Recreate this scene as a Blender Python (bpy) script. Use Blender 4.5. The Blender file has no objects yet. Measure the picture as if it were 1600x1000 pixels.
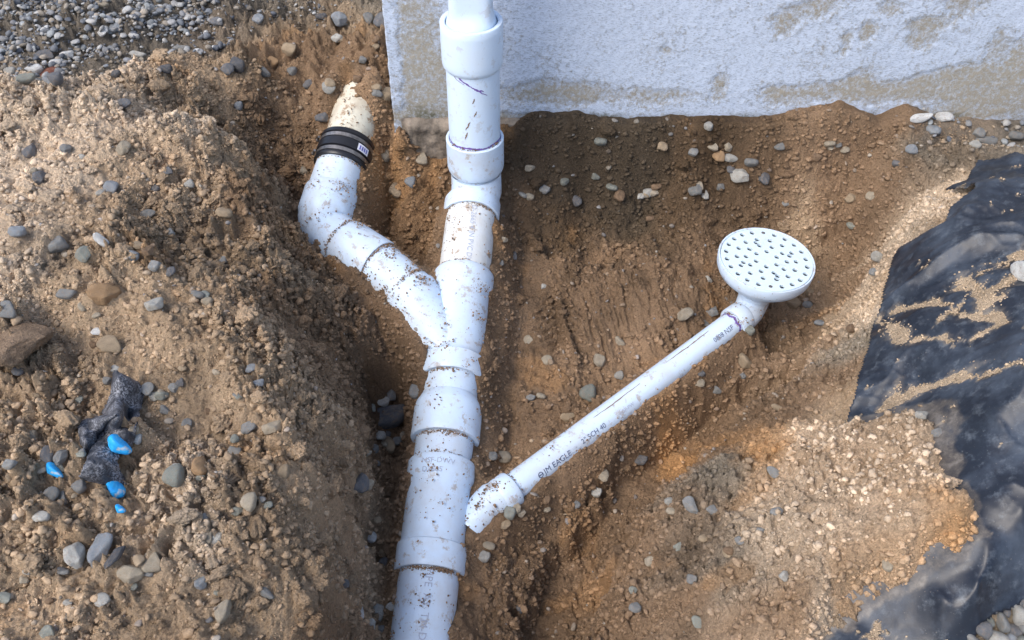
import bpy, bmesh, math, random
import numpy as np
from mathutils import Vector, Matrix, Euler
R_ = math.radians
scene = bpy.context.scene
# ------------------------------------------------------------------ camera
F = 1500.0; PITCH = 44.0; CAMZ = 1.25
SN, CS = math.sin(R_(PITCH)), math.cos(R_(PITCH))
cam = bpy.data.cameras.new('camera'); cam.lens = F/1600*36; cam.sensor_width = 36
cam.clip_start = 0.05; cam.clip_end = 500
camo = bpy.data.objects.new('camera', cam); scene.collection.objects.link(camo)
camo.location = (0, 0, CAMZ); camo.rotation_euler = (R_(90-PITCH), 0, 0)
scene.camera = camo
scene.render.resolution_x = 1024; scene.render.resolution_y = 640
# ------------------------------------------------------------------ light
EL, AZ = 50.0, -130.0     # sun: left of and behind the camera
w = bpy.data.worlds.new('World'); scene.world = w; w.use_nodes = True
nt = w.node_tree; bg = nt.nodes['Background']
sky = nt.nodes.new('ShaderNodeTexSky'); sky.sky_type = 'NISHITA'; sky.sun_disc = False
sky.sun_elevation = R_(EL); sky.sun_rotation = R_(AZ); sky.air_density = 1.0; sky.dust_density = 2.5; sky.ozone_density = 1.2
nt.links.new(sky.outputs[0], bg.inputs[0]); bg.inputs[1].default_value = 0.15
sl = bpy.data.lights.new('sun', 'SUN'); sl.energy = 1.25; sl.angle = R_(30); sl.color = (1.0, .95, .88)
so = bpy.data.objects.new('sun', sl); scene.collection.objects.link(so)
sd = Vector((math.sin(R_(AZ))*math.cos(R_(EL)), math.cos(R_(AZ))*math.cos(R_(EL)), math.sin(R_(EL))))
so.rotation_euler = sd.to_track_quat('Z', 'Y').to_euler()
scene.view_settings.view_transform = 'Standard'; scene.view_settings.look = 'None'
scene.view_settings.exposure = 0.86; scene.view_settings.gamma = 1

random.seed(7); rng = np.random.default_rng(7)
C = scene.collection
# ------------------------------------------------------------------ helpers
def link(o, parent=None):
    C.objects.link(o)
    if parent: o.parent = parent
    return o
def tag(o, label=None, cat=None, group=None, kind=None):
    if label: o['label'] = label
    if cat: o['category'] = cat
    if group: o['group'] = group
    if kind: o['kind'] = kind
    return o
def empty(name, loc=(0, 0, 0)):
    o = bpy.data.objects.new(name, None); o.empty_display_size = .05; o.location = loc; return link(o)
def meshobj(name, V, Fc, mat=None, parent=None, smooth=True, col=None, world_loc=None):
    """V (n,3) array, Fc list/array of faces (all same size if array)"""
    me = bpy.data.meshes.new(name)
    V = np.asarray(V, dtype=np.float32)
    if isinstance(Fc, np.ndarray):
        nf, k = Fc.shape
        me.vertices.add(len(V)); me.vertices.foreach_set('co', V.ravel())
        me.loops.add(nf*k); me.loops.foreach_set('vertex_index', Fc.astype(np.int32).ravel())
        me.polygons.add(nf)
        me.polygons.foreach_set('loop_start', np.arange(0, nf*k, k, dtype=np.int32))
        me.polygons.foreach_set('loop_total', np.full(nf, k, dtype=np.int32))
        me.update(calc_edges=True); me.validate()
    else:
        me.from_pydata([tuple(map(float, v)) for v in V], [], [tuple(f) for f in Fc]); me.update()
    if smooth: me.polygons.foreach_set('use_smooth', np.ones(len(me.polygons), dtype=bool))
    if col is not None:
        a = me.color_attributes.new('Col', 'FLOAT_COLOR', 'POINT')
        cc = np.ones((len(V), 4), dtype=np.float32); cc[:, :3] = col
        a.data.foreach_set('color', cc.ravel())
    if mat: me.materials.append(mat)
    o = bpy.data.objects.new(name, me); link(o)
    if parent:
        o.parent = parent; o.matrix_parent_inverse = Matrix.Identity(4)
        o.location = -Vector(parent.location) if parent.parent is None else (0, 0, 0)
    return o
# image ray <-> world
def W(px, py, h):
    u, v = (px-800)/F, (py-500)/F
    d = h/(SN+CS*v)
    return Vector((u*d, d*(CS-SN*v), CAMZ-h))
def WY(px, py, Y):          # point on the ray at distance Y
    u, v = (px-800)/F, (py-500)/F
    d = Y/(CS-SN*v)
    return Vector((u*d, Y, CAMZ-d*(SN+CS*v)))
def proj(p):
    h = CAMZ-p[2]; d = p[1]*CS+h*SN
    return 800+F*p[0]/d, 500+F*(h*CS-p[1]*SN)/d, d
# ------------------------------------------------------------------ numpy noise
_perm = rng.permutation(512)
def _g(ix, iy):
    h = _perm[(_perm[ix & 511] + iy) & 511]
    a = h*(2*math.pi/512); return np.cos(a), np.sin(a)
def perlin(x, y):
    x = np.asarray(x, float); y = np.asarray(y, float)
    ix = np.floor(x).astype(int); iy = np.floor(y).astype(int); fx = x-ix; fy = y-iy
    def dot(a, b):
        gx, gy = _g(ix+a, iy+b); return gx*(fx-a)+gy*(fy-b)
    u = fx*fx*fx*(fx*(fx*6-15)+10); v = fy*fy*fy*(fy*(fy*6-15)+10)
    n0 = dot(0, 0)*(1-u)+dot(1, 0)*u; n1 = dot(0, 1)*(1-u)+dot(1, 1)*u
    return (n0*(1-v)+n1*v)*1.5
def fbm(x, y, sc, octv=4, seed=0, gain=.5):
    r = 0; a = 1; f = 1/sc
    for k in range(octv):
        r = r+a*perlin(x*f+seed*17.3+k*5.1, y*f-seed*9.7+k*3.3); a *= gain; f *= 2.03
    return r
def sstep(a, b, x):
    t = np.clip((x-a)/(b-a), 0, 1); return t*t*(3-2*t)
def sdpoly(P, x, y):        # signed distance to polygon (negative inside)
    P = np.asarray(P, float); d = np.full(x.shape, 1e9); ins = np.zeros(x.shape, bool)
    n = len(P)
    for i in range(n):
        a = P[i]; b = P[(i+1) % n]; e = b-a; wx = x-a[0]; wy = y-a[1]
        t = np.clip((wx*e[0]+wy*e[1])/(e@e+1e-12), 0, 1)
        d = np.minimum(d, (wx-e[0]*t)**2+(wy-e[1]*t)**2)
        c = (a[1] > y) != (b[1] > y)
        with np.errstate(divide='ignore', invalid='ignore'):
            ins ^= c & (x < (b[0]-a[0])*(y-a[1])/(b[1]-a[1]+1e-15)+a[0])
    d = np.sqrt(d); return np.where(ins, -d, d)
def dline(P, x, y):         # distance to polyline
    P = np.asarray(P, float); d = np.full(x.shape, 1e9)
    for i in range(len(P)-1):
        a = P[i]; b = P[i+1]; e = b-a; wx = x-a[0]; wy = y-a[1]
        t = np.clip((wx*e[0]+wy*e[1])/(e@e+1e-12), 0, 1)
        d = np.minimum(d, (wx-e[0]*t)**2+(wy-e[1]*t)**2)
    return np.sqrt(d)
# ------------------------------------------------------------------ materials
def newmat(name):
    m = bpy.data.materials.new(name); m.use_nodes = True
    n = m.node_tree.nodes; return m, n, m.node_tree.links, n['Principled BSDF']
def noise_node(n, l, scale, detail=6, rough=.6, coord='Object', vec=None):
    t = n.new('ShaderNodeTexNoise'); t.inputs['Scale'].default_value = scale; t.inputs['Detail'].default_value = detail
    t.inputs['Roughness'].default_value = rough
    if vec is None:
        tc = n.new('ShaderNodeTexCoord'); vec = tc.outputs[coord]
    l.new(vec, t.inputs['Vector']); return t
def ramp(n, l, src, stops):
    r = n.new('ShaderNodeValToRGB'); e = r.color_ramp.elements
    while len(e) < len(stops): e.new(.5)
    for k, (p, c) in enumerate(stops):
        e[k].position = p; e[k].color = (c[0], c[1], c[2], 1) if not isinstance(c, (int, float)) else (c, c, c, 1)
    l.new(src, r.inputs[0]); return r
def mixc(n, l, a, b, fac, mode='MIX'):
    m = n.new('ShaderNodeMix'); m.data_type = 'RGBA'; m.blend_type = mode
    for s, v in ((m.inputs[0], fac), (m.inputs[6], a), (m.inputs[7], b)):
        if hasattr(v, 'links'): l.new(v, s)
        elif isinstance(v, (int, float)): s.default_value = v
        else: s.default_value = (*v, 1)
    return m.outputs[2]
def bump(n, l, b, src, dist, strength=1.0, prev=None):
    k = n.new('ShaderNodeBump'); k.inputs['Distance'].default_value = dist; k.inputs['Strength'].default_value = strength
    l.new(src, k.inputs['Height'])
    if prev is not None: l.new(prev.outputs[0], k.inputs['Normal'])
    l.new(k.outputs[0], b.inputs['Normal']); return k

def mat_soil():
    m, n, l, b = newmat('soil'); b.inputs['Roughness'].default_value = .95; b.inputs['Specular IOR Level'].default_value = .15
    vc = n.new('ShaderNodeVertexColor'); vc.layer_name = 'Col'
    n1 = noise_node(n, l, 260, 8, .7); r1 = ramp(n, l, n1.outputs[0], [(.3, .62), (.5, 1.0), (.72, 1.35)])
    c = mixc(n, l, vc.outputs[0], r1.outputs[0], 1.0, 'MULTIPLY')
    n2 = noise_node(n, l, 90, 5, .7); r2 = ramp(n, l, n2.outputs[0], [(.55, 0), (.72, 1)])
    c = mixc(n, l, c, mixc(n, l, c, (1.25, 1.22, 1.2), 1.0, 'MULTIPLY'), r2.outputs[0])
    l.new(c, b.inputs['Base Color'])
    k = bump(n, l, b, n1.outputs[0], .010, 1.0); bump(n, l, b, n2.outputs[0], .008, .7, k)
    return m
def mat_crumb(name, sc=300):
    m, n, l, b = newmat(name); b.inputs['Roughness'].default_value = .9; b.inputs['Specular IOR Level'].default_value = .2
    vc = n.new('ShaderNodeVertexColor'); vc.layer_name = 'Col'
    n1 = noise_node(n, l, sc, 5, .7); r1 = ramp(n, l, n1.outputs[0], [(.3, .7), (.7, 1.25)])
    l.new(mixc(n, l, vc.outputs[0], r1.outputs[0], 1.0, 'MULTIPLY'), b.inputs['Base Color'])
    bump(n, l, b, n1.outputs[0], .002, .7); return m
def mat_stone():
    m, n, l, b = newmat('stone'); b.inputs['Roughness'].default_value = .75; b.inputs['Specular IOR Level'].default_value = .3
    oi = n.new('ShaderNodeObjectInfo')
    n1 = noise_node(n, l, 1.6, 8, .75); r1 = ramp(n, l, n1.outputs[0], [(.3, .68), (.7, 1.22)])
    c = mixc(n, l, oi.outputs['Color'], r1.outputs[0], 1.0, 'MULTIPLY')
    n3 = noise_node(n, l, 3.2, 6, .7); r3 = ramp(n, l, n3.outputs[0], [(.50, 0), (.66, .6)])
    c = mixc(n, l, c, (.30, .21, .135), r3.outputs[0])      # clinging soil
    n4 = noise_node(n, l, 14, 4, .8); r4 = ramp(n, l, n4.outputs[0], [(.3, .8), (.7, 1.15)])
    c = mixc(n, l, c, r4.outputs[0], 1.0, 'MULTIPLY')
    l.new(c, b.inputs['Base Color']); bump(n, l, b, n4.outputs[0], .035, .6); return m
def mat_bluestone():
    m, n, l, b = newmat('blue_painted_stone'); b.inputs['Roughness'].default_value = .6
    n1 = noise_node(n, l, 1.3, 5, .6); r = ramp(n, l, n1.outputs[0], [(.40, (.015, .33, .80)), (.55, (.03, .42, .85)), (.62, (.45, .53, .60))])
    l.new(r.outputs[0], b.inputs['Base Color']); return m
def mat_pvc(name, base, dirt, amount):
    m, n, l, b = newmat(name); b.inputs['Roughness'].default_value = .38; b.inputs['Specular IOR Level'].default_value = .4
    tc = n.new('ShaderNodeTexCoord'); v = tc.outputs['Object']
    a = noise_node(n, l, 14, 6, .65, vec=v); ra = ramp(n, l, a.outputs[0], [(.42, 0), (.72, .45*amount)])
    c = mixc(n, l, base, dirt, ra.outputs[0])
    s = noise_node(n, l, 170, 3, .5, vec=v); g = noise_node(n, l, 9, 4, .6, vec=v)
    rs = ramp(n, l, s.outputs[0], [(.66, 0), (.72, .8)]); rg = ramp(n, l, g.outputs[0], [(.46, 0), (.62, .85*amount)])
    mu = n.new('ShaderNodeMath'); mu.operation = 'MULTIPLY'; l.new(rs.outputs[0], mu.inputs[0]); l.new(rg.outputs[0], mu.inputs[1])
    c = mixc(n, l, c, (.20, .13, .085), mu.outputs[0])
    q = noise_node(n, l, 34, 8, .75, vec=v); rq = ramp(n, l, q.outputs[0], [(.56, 0), (.62, .75*amount)])
    c = mixc(n, l, c, (.34, .245, .16), rq.outputs[0])
    l.new(c, b.inputs['Base Color'])
    rr = ramp(n, l, a.outputs[0], [(.35, .33), (.7, .62)]); l.new(rr.outputs[0], b.inputs['Roughness'])
    bump(n, l, b, s.outputs[0], .0006, .35); return m
def mat_plain(name, c, rough=.6, metal=0, sc=40, var=.25, bd=.001):
    m, n, l, b = newmat(name); b.inputs['Roughness'].default_value = rough; b.inputs['Metallic'].default_value = metal
    n1 = noise_node(n, l, sc, 6, .65); r = ramp(n, l, n1.outputs[0], [(.3, 1-var), (.7, 1+var)])
    l.new(mixc(n, l, c, r.outputs[0], 1.0, 'MULTIPLY'), b.inputs['Base Color']); bump(n, l, b, n1.outputs[0], bd, .5); return m
def mat_wall():
    m, n, l, b = newmat('wall_paint'); b.inputs['Roughness'].default_value = .85; b.inputs['Specular IOR Level'].default_value = .2
    vc = n.new('ShaderNodeVertexColor'); vc.layer_name = 'Col'      # r = bare, g = moss / grime
    sp = n.new('ShaderNodeSeparateColor'); l.new(vc.outputs[0], sp.inputs[0])
    f = noise_node(n, l, 110, 10, .8); tcw = n.new('ShaderNodeTexCoord'); mpw = n.new('ShaderNodeMapping'); mpw.inputs['Rotation'].default_value = (0, .6, 0); mpw.inputs['Scale'].default_value = (1, 1, 3.0); l.new(tcw.outputs['Object'], mpw.inputs['Vector'])
    fr = noise_node(n, l, 130, 9, .8, vec=mpw.outputs[0])
    ad = n.new('ShaderNodeMath'); ad.operation = 'ADD'; l.new(sp.outputs[0], ad.inputs[0])
    ms = n.new('ShaderNodeMath'); ms.operation = 'MULTIPLY_ADD'; l.new(f.outputs[0], ms.inputs[0]); ms.inputs[1].default_value = 3.4; ms.inputs[2].default_value = -1.72
    l.new(ms.outputs[0], ad.inputs[1])
    rb = ramp(n, l, ad.outputs[0], [(.25, 0), (.85, .95)])
    paint = mixc(n, l, (.54, .61, .73), (.29, .34, .42), ramp(n, l, fr.outputs[0], [(.50, 0), (.60, 1)]).outputs[0])
    bare = mixc(n, l, (.42, .375, .29), (.29, .26, .205), ramp(n, l, f.outputs[0], [(.4, 0), (.65, 1)]).outputs[0])
    c = mixc(n, l, paint, bare, rb.outputs[0])
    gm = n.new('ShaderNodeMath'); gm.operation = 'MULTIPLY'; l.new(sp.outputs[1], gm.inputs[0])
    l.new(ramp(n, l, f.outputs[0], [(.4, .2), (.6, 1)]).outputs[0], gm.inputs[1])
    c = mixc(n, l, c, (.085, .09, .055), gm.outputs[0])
    l.new(c, b.inputs['Base Color'])
    k = bump(n, l, b, fr.outputs[0], .003, .45); bump(n, l, b, rb.outputs[0], .002, -.6 if False else .6, k); return m
def mat_film():
    m, n, l, b = newmat('black_plastic'); b.inputs['Specular IOR Level'].default_value = .5
    a = noise_node(n, l, 7, 8, .7); d = noise_node(n, l, 40, 6, .75); s = noise_node(n, l, 320, 3, .6)
    c = mixc(n, l, (.009, .013, .023), (.085, .11, .15), ramp(n, l, a.outputs[0], [(.46, 0), (.75, .75)]).outputs[0])
    c = mixc(n, l, c, (.15, .175, .205), ramp(n, l, d.outputs[0], [(.53, 0), (.72, .5)]).outputs[0])
    c = mixc(n, l, c, (.30, .25, .2), ramp(n, l, s.outputs[0], [(.68, 0), (.76, .6)]).outputs[0])
    vc = n.new('ShaderNodeVertexColor'); vc.layer_name = 'Col'; mm = n.new('ShaderNodeMath'); mm.operation = 'MULTIPLY'; l.new(vc.outputs[0], mm.inputs[0]); l.new(ramp(n, l, d.outputs[0], [(.35, .1), (.6, .7)]).outputs[0], mm.inputs[1])
    c = mixc(n, l, c, (.33, .27, .20), mm.outputs[0])
    l.new(c, b.inputs['Base Color']); l.new(ramp(n, l, a.outputs[0], [(.35, .36), (.7, .58)]).outputs[0], b.inputs['Roughness'])
    w1 = noise_node(n, l, 22, 3, .55); rw = ramp(n, l, w1.outputs[0], [(.47, 0), (.5, 1), (.53, 0)]); bump(n, l, b, d.outputs[0], .002, .25); return m
def mat_felt():
    m, n, l, b = newmat('roofing_felt'); b.inputs['Roughness'].default_value = .55
    a = noise_node(n, l, 330, 3, .7); d = noise_node(n, l, 40, 4, .6)
    f = n.new('ShaderNodeMath'); f.operation = 'MULTIPLY'
    l.new(ramp(n, l, a.outputs[0], [(.45, 0), (.56, 1)]).outputs[0], f.inputs[0]); l.new(ramp(n, l, d.outputs[0], [(.40, .05), (.6, .8)]).outputs[0], f.inputs[1])
    l.new(mixc(n, l, (.030, .033, .042), (.36, .37, .41), f.outputs[0]), b.inputs['Base Color'])
    bump(n, l, b, a.outputs[0], .002, .8); return m
M = dict(soil=mat_soil(), crumb=mat_crumb('soil_crumb'), gravel=mat_crumb('gravel', 140), stone=mat_stone(), blue=mat_bluestone(),
         pvc=mat_pvc('white_pvc', (.60, .725, .87), (.42, .34, .25), .8), pvc_clean=mat_pvc('clean_pvc', (.62, .745, .89), (.62, .60, .58), .35),
         pvc_dusty=mat_pvc('dusty_pvc', (.70, .74, .76), (.52, .46, .36), 1.2),
         cream=mat_pvc('aged_pvc', (.66, .62, .50), (.32, .23, .15), 1.6),
         grate=mat_pvc('grate_plastic', (.60, .72, .80), (.5, .48, .45), .25),
         rubber=mat_plain('black_rubber', (.010, .010, .013), .36), steel=mat_plain('clamp_steel', (.26, .24, .225), .42, .9, 60, .5),
         tagw=mat_plain('white_tag', (.7, .7, .76), .5, 0, 300, .1), ink=mat_plain('blue_ink', (.07, .09, .17), .6, 0, 500, .4, .0),
         ink_pale=mat_plain('pale_ink', (.38, .42, .52), .6, 0, 500, .3, .0), ink_blue=mat_plain('tag_ink', (.12, .12, .45), .5, 0, 300, .1),
         primer=mat_plain('purple_primer', (.16, .09, .34), .5, 0, 150, .4, .0), wall=mat_wall(), film=mat_film(), felt=mat_felt(),
         inner=mat_plain('drain_inside', (.27, .31, .36), .6), footing=mat_plain('footing_concrete', (.20, .165, .13), .95, 0, 34, .65, .02),
         dirtmark=mat_plain('soil_smear', (.20, .13, .085), .95, 0, 300, .3, .0))
# ------------------------------------------------------------------ ground control points (image x, image y, metres below the eye, soil kind)
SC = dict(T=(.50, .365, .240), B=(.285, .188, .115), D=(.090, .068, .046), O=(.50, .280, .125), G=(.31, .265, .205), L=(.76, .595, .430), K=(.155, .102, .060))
CP = '''0 0 1.2 G;200 0 1.2 G;400 0 1.21 G;590 0 1.22 G;0 80 1.2 G;200 80 1.2 G;400 50 1.22 T;560 40 1.25 T
0 135 1.15 L;150 140 1.15 L;280 130 1.17 T;380 110 1.22 T;0 185 1.08 L;150 190 1.08 L;280 190 1.11 L;370 230 1.15 T
60 260 1.07 L;200 280 1.09 T;330 300 1.15 T;400 330 1.2 B;430 130 1.3 B;480 80 1.25 B;530 90 1.24 B;590 120 1.22 B;560 148 1.185 B;560 120 1.19 B;522 150 1.24 B;600 150 1.22 B
440 220 1.36 B;480 200 1.34 B;450 300 1.38 B;604 200 1.32 B;598 175 1.27 B;620 250 1.42 B;600 340 1.50 O;640 330 1.5 B;650 400 1.48 B
460 370 1.38 B;430 400 1.22 T;480 420 1.35 B;540 440 1.42 B;590 480 1.45 B;620 540 1.52 B
0 400 1.1 L;150 420 1.1 T;300 420 1.12 T;400 450 1.18 T;450 480 1.25 B;0 600 1.12 T;150 620 1.13 T;300 600 1.13 T;420 560 1.16 T;480 560 1.26 B
500 630 1.29 T;545 560 1.42 B;0 800 1.16 T;150 800 1.17 T;300 780 1.17 L;430 740 1.20 T;490 720 1.25 T;490 820 1.26 T;475 920 1.25 T;536 800 1.33 T;540 710 1.34 T;526 640 1.33 T;524 890 1.33 B;514 980 1.31 B;0 960 1.18 T;200 980 1.2 T;400 960 1.23 T
600 620 1.56 B;610 700 1.58 B;605 780 1.58 B;605 880 1.60 B;600 980 1.64 B;582 928 1.58 B;584 850 1.57 B;586 740 1.55 B;582 655 1.53 B
790 330 1.42 B;800 260 1.36 B;830 400 1.46 B;800 480 1.49 B;790 560 1.52 B;790 650 1.55 B;800 700 1.56 B;760 860 1.6 B;760 960 1.64 B
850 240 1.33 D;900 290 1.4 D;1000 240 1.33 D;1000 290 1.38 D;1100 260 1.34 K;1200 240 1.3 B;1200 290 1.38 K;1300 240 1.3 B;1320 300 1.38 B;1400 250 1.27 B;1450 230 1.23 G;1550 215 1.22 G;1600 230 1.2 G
880 360 1.45 K;950 400 1.47 B;1050 330 1.42 K;1100 400 1.46 B;1250 330 1.42 T;1330 350 1.42 B;1330 430 1.44 B;1280 480 1.44 B;900 470 1.5 B;1000 450 1.47 B;900 540 1.52 B;850 600 1.54 B
1000 530 1.5 B;1080 470 1.46 B;1150 540 1.5 B;1250 540 1.45 B;1000 660 1.55 B;1100 630 1.55 B;1080 690 1.56 O;900 760 1.57 B;1000 740 1.53 B;870 850 1.6 B;850 930 1.63 B;950 840 1.56 B
1340 470 1.36 T;1400 400 1.26 L;1430 330 1.22 L;1500 300 1.2 L;1340 540 1.34 G;1290 590 1.38 B;1220 640 1.40 B;1150 690 1.44 B;1100 760 1.45 G;1030 810 1.5 B;960 900 1.56 B;960 990 1.6 B
1450 420 1.2 L;1550 350 1.15 T;1600 450 1.12 T;1500 550 1.18 T;1400 550 1.26 T;1600 600 1.1 T;1370 620 1.3 T
1200 720 1.36 O;1300 700 1.3 L;1400 700 1.24 L;1450 760 1.2 L;1300 800 1.28 L;1200 850 1.34 L;1400 850 1.22 L;1500 800 1.16 O;1100 900 1.42 G;1200 950 1.36 B;1300 920 1.3 L;1050 970 1.5 B
1560 720 1.16 T;1570 850 1.2 T;1450 930 1.27 T;1350 970 1.33 T;1500 980 1.28 G;1590 980 1.28 G;1600 900 1.24 T'''
WALLY = 1.97
pts = []; cols = []
for t in CP.replace('\n', ';').split(';'):
    a = t.split(); p = W(float(a[0]), float(a[1]), float(a[2])); pts.append(p); cols.append(SC[a[3]])
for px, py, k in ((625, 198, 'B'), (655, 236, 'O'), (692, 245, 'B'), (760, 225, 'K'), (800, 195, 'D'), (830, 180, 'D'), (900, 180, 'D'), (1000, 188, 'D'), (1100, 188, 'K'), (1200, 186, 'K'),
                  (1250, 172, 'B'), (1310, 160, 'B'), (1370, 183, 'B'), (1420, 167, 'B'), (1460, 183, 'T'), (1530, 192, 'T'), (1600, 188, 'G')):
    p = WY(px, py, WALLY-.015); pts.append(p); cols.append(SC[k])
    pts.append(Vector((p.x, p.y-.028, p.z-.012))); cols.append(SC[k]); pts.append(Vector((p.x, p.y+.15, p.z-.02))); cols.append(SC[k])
for X, Y, Z, k in ((-1.6, .5, .08, 'T'), (-1.6, 1.4, .13, 'L'), (-1.6, 2.2, .06, 'G'), (-1.5, 3.2, .05, 'G'), (-.4, 3.2, .04, 'G'), (-.35, 2.5, .02, 'G'), (1.6, .5, -.02, 'T'), (1.7, 1.2, .14, 'T'), (1.8, 1.9, .05, 'G'),
                   (-.27, .45, -.02, 'T'), (-.33, .3, -.02, 'T'), (-.2, .45, -.42, 'B'), (.1, .4, -.42, 'B'), (.35, .45, -.2, 'T'), (-1, .4, .06, 'T'), (1, .4, -.05, 'T'), (1, 3.2, 0, 'G'), (2.2, 3, .02, 'G')):
    pts.append(Vector((X, Y, Z))); cols.append(SC[k])
CX = np.array([p.x for p in pts]); CY = np.array([p.y for p in pts]); CZ = np.array([p.z for p in pts]); CC = np.array(cols)
c2 = .035**2
A_ = np.sqrt((CX[:, None]-CX)**2+(CY[:, None]-CY)**2+c2)+np.eye(len(CX))*-.004
Z0 = .02
RW = np.linalg.solve(A_, CZ-Z0)
def base_h(x, y):
    sh = x.shape; x = x.ravel(); y = y.ravel(); out = np.empty(len(x))
    for i in range(0, len(x), 40000):
        a = x[i:i+40000, None]; b = y[i:i+40000, None]
        out[i:i+40000] = np.sqrt((a-CX)**2+(b-CY)**2+c2)@RW+Z0
    dx = np.maximum(np.abs(x)-1.7, 0); dy = np.maximum(np.maximum(y-3.1, .35-y), 0); r = np.sqrt(dx*dx+dy*dy)
    k = sstep(0, .5, r); return (out*(1-k)+.03*k).reshape(sh)
LEDGES = [([(960, 690), (1010, 640), (1110, 606), (1200, 596), (1250, 612), (1185, 655), (1095, 716), (1015, 782), (965, 850), (925, 940), (900, 1010), (800, 1010), (800, 900), (850, 830), (930, 760)], 1.54, .080, .011), ([(820, 800), (945, 790), (952, 850), (918, 900), (898, 950), (862, 978), (812, 965), (790, 900)], 1.6, .022, .008),
          ([(1225, 350), (1330, 335), (1378, 395), (1352, 470), (1318, 540), (1250, 530), (1195, 480)], 1.42, .050, .014),
          ([(560, 570), (570, 650), (574, 740), (573, 800), (566, 900), (558, 1010), (570, 1120), (640, 1120), (640, 900), (650, 700), (640, 620), (610, 560)], 1.5, .075, .010),
          ([(575, 300), (640, 290), (690, 330), (680, 400), (620, 395), (570, 350)], 1.46, .045, .014),
          ([(820, 196), (900, 192), (1010, 205), (1030, 290), (960, 350), (860, 345), (815, 290)], 1.37, .025, .02),
          ([(240, 240), (330, 260), (380, 340), (350, 430), (250, 420), (200, 330)], 1.11, .035, .03),
          ([(60, 480), (200, 500), (330, 560), (400, 640), (300, 700), (120, 640), (60, 560)], 1.12, .028, .03),
          ([(230, 650), (330, 640), (380, 720), (300, 790), (220, 740)], 1.15, .016, .03)]
def ledges(x, y):
    z = 0
    for L, h, amp, wd in LEDGES: z = z-amp*(1-sstep(-wd, wd, sdpoly([W(a, b, h)[:2] for a, b in L], x, y)+.022*fbm(x, y, .09, 4, 77, .6)))
    return z
WCX, WCZ = [], []
for px, py in ((625, 198), (655, 238), (692, 246), (760, 225), (790, 198), (830, 180), (900, 179), (940, 186), (1000, 186), (1060, 184), (1100, 186), (1200, 184), (1250, 173), (1290, 166), (1312, 160), (1340, 172), (1370, 182), (1400, 172), (1420, 166), (1460, 183), (1530, 192), (1620, 190)):
    p = WY(px, py, WALLY-.012); WCX.append(p.x); WCZ.append(p.z)
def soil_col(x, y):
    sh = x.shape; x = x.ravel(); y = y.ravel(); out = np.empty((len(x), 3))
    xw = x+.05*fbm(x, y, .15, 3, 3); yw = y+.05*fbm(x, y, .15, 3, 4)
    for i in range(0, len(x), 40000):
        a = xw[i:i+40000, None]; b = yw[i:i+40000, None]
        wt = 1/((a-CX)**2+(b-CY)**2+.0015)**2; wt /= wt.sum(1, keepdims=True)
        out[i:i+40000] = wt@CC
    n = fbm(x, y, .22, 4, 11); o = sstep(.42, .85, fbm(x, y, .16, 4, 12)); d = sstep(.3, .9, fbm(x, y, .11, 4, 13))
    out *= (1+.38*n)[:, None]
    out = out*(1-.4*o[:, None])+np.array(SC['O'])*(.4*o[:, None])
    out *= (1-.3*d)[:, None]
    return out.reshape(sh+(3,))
def wp(L, h): return [W(a, b, h)[:2] for a, b in L]
# polygons in plan
GRAV1 = [(-30, .2)]  # placeholder replaced below
grav_tl = wp([(-60, 128), (20, 128), (110, 138), (140, 118), (250, 98), (330, 78), (400, 44), (430, 10), (450, -20), (470, -60)], 1.18)+[(-.5, 3.2), (-.5, 9), (-9, 9), (-9, 1.9)]
grav_tr = wp([(1415, 178), (1440, 215), (1500, 232), (1620, 245)], 1.23)+[(9, 1.6), (9, 2.1), (1.0, 2.1)]
film_h = {}
FILM = [(1760, 228, 1.14), (1600, 238, 1.17), (1530, 240, 1.19), (1515, 268, 1.19), (1482, 275, 1.2), (1512, 291, 1.19), (1503, 335, 1.19), (1472, 350, 1.2), (1463, 378, 1.21), (1405, 380, 1.25),
        (1393, 402, 1.27), (1370, 490, 1.29), (1345, 570, 1.31), (1322, 650, 1.33), (1345, 760, 1.29), (1300, 860, 1.3), (1262, 1010, 1.36), (1200, 1120, 1.36), (1380, 1120, 1.32), (1522, 1004, 1.29), (1550, 966, 1.275), (1600, 942, 1.26), (1760, 880, 1.2)]
FILMP = [W(a, b, c)[:2] for a, b, c in FILM]
MOUND = [(1322, 652, 1.31), (1345, 634, 1.29), (1400, 632, 1.26), (1462, 646, 1.23), (1492, 680, 1.2), (1502, 738, 1.17), (1530, 768, 1.16), (1553, 800, 1.15), (1522, 850, 1.18), (1420, 902, 1.24), (1338, 952, 1.3), (1270, 1006, 1.35), (1150, 1130, 1.4), (900, 1000, 1.5), (1000, 760, 1.45), (1200, 650, 1.38)]
MOUNDP = [W(a, b, c)[:2] for a, b, c in MOUND]
COVER = None
BOOT = W(872, 492, 1.5)
# ------------------------------------------------------------------ pipe axes
def mainaxis(px, py):
    u, v = (px-800)/F, (py-500)/F; a = SN+CS*v; b = CS-SN*v
    d = (1.6+.28*.92)/(a+.28*b); return Vector((u*d, b*d, CAMZ-a*d))
MA = mainaxis(737, 330); MB_ = mainaxis(668, 920); MD = (MB_-MA).normalized()
def axpt(s): return MA+MD*s
UPV = Vector((0, 0, 1)); MN = (UPV-MD*UPV.dot(MD)).normalized()
def s_at(y, r):
    lo, hi = -.3, 1.4
    for _ in range(50):
        m = (lo+hi)/2
        if proj(axpt(m)+MN*r)[1] < y: lo = m
        else: hi = m
    return (lo+hi)/2
PR = .057
S_END = 1.35
bp = [axpt(s_at(548, .05)), W(640, 458, 1.41), W(592, 417, 1.395), W(556, 393, 1.385), W(505, 352, 1.375), W(518, 303, 1.34), W(538, 243, 1.30), W(559, 170, 1.248), W(585, 95, 1.20)]
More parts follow.
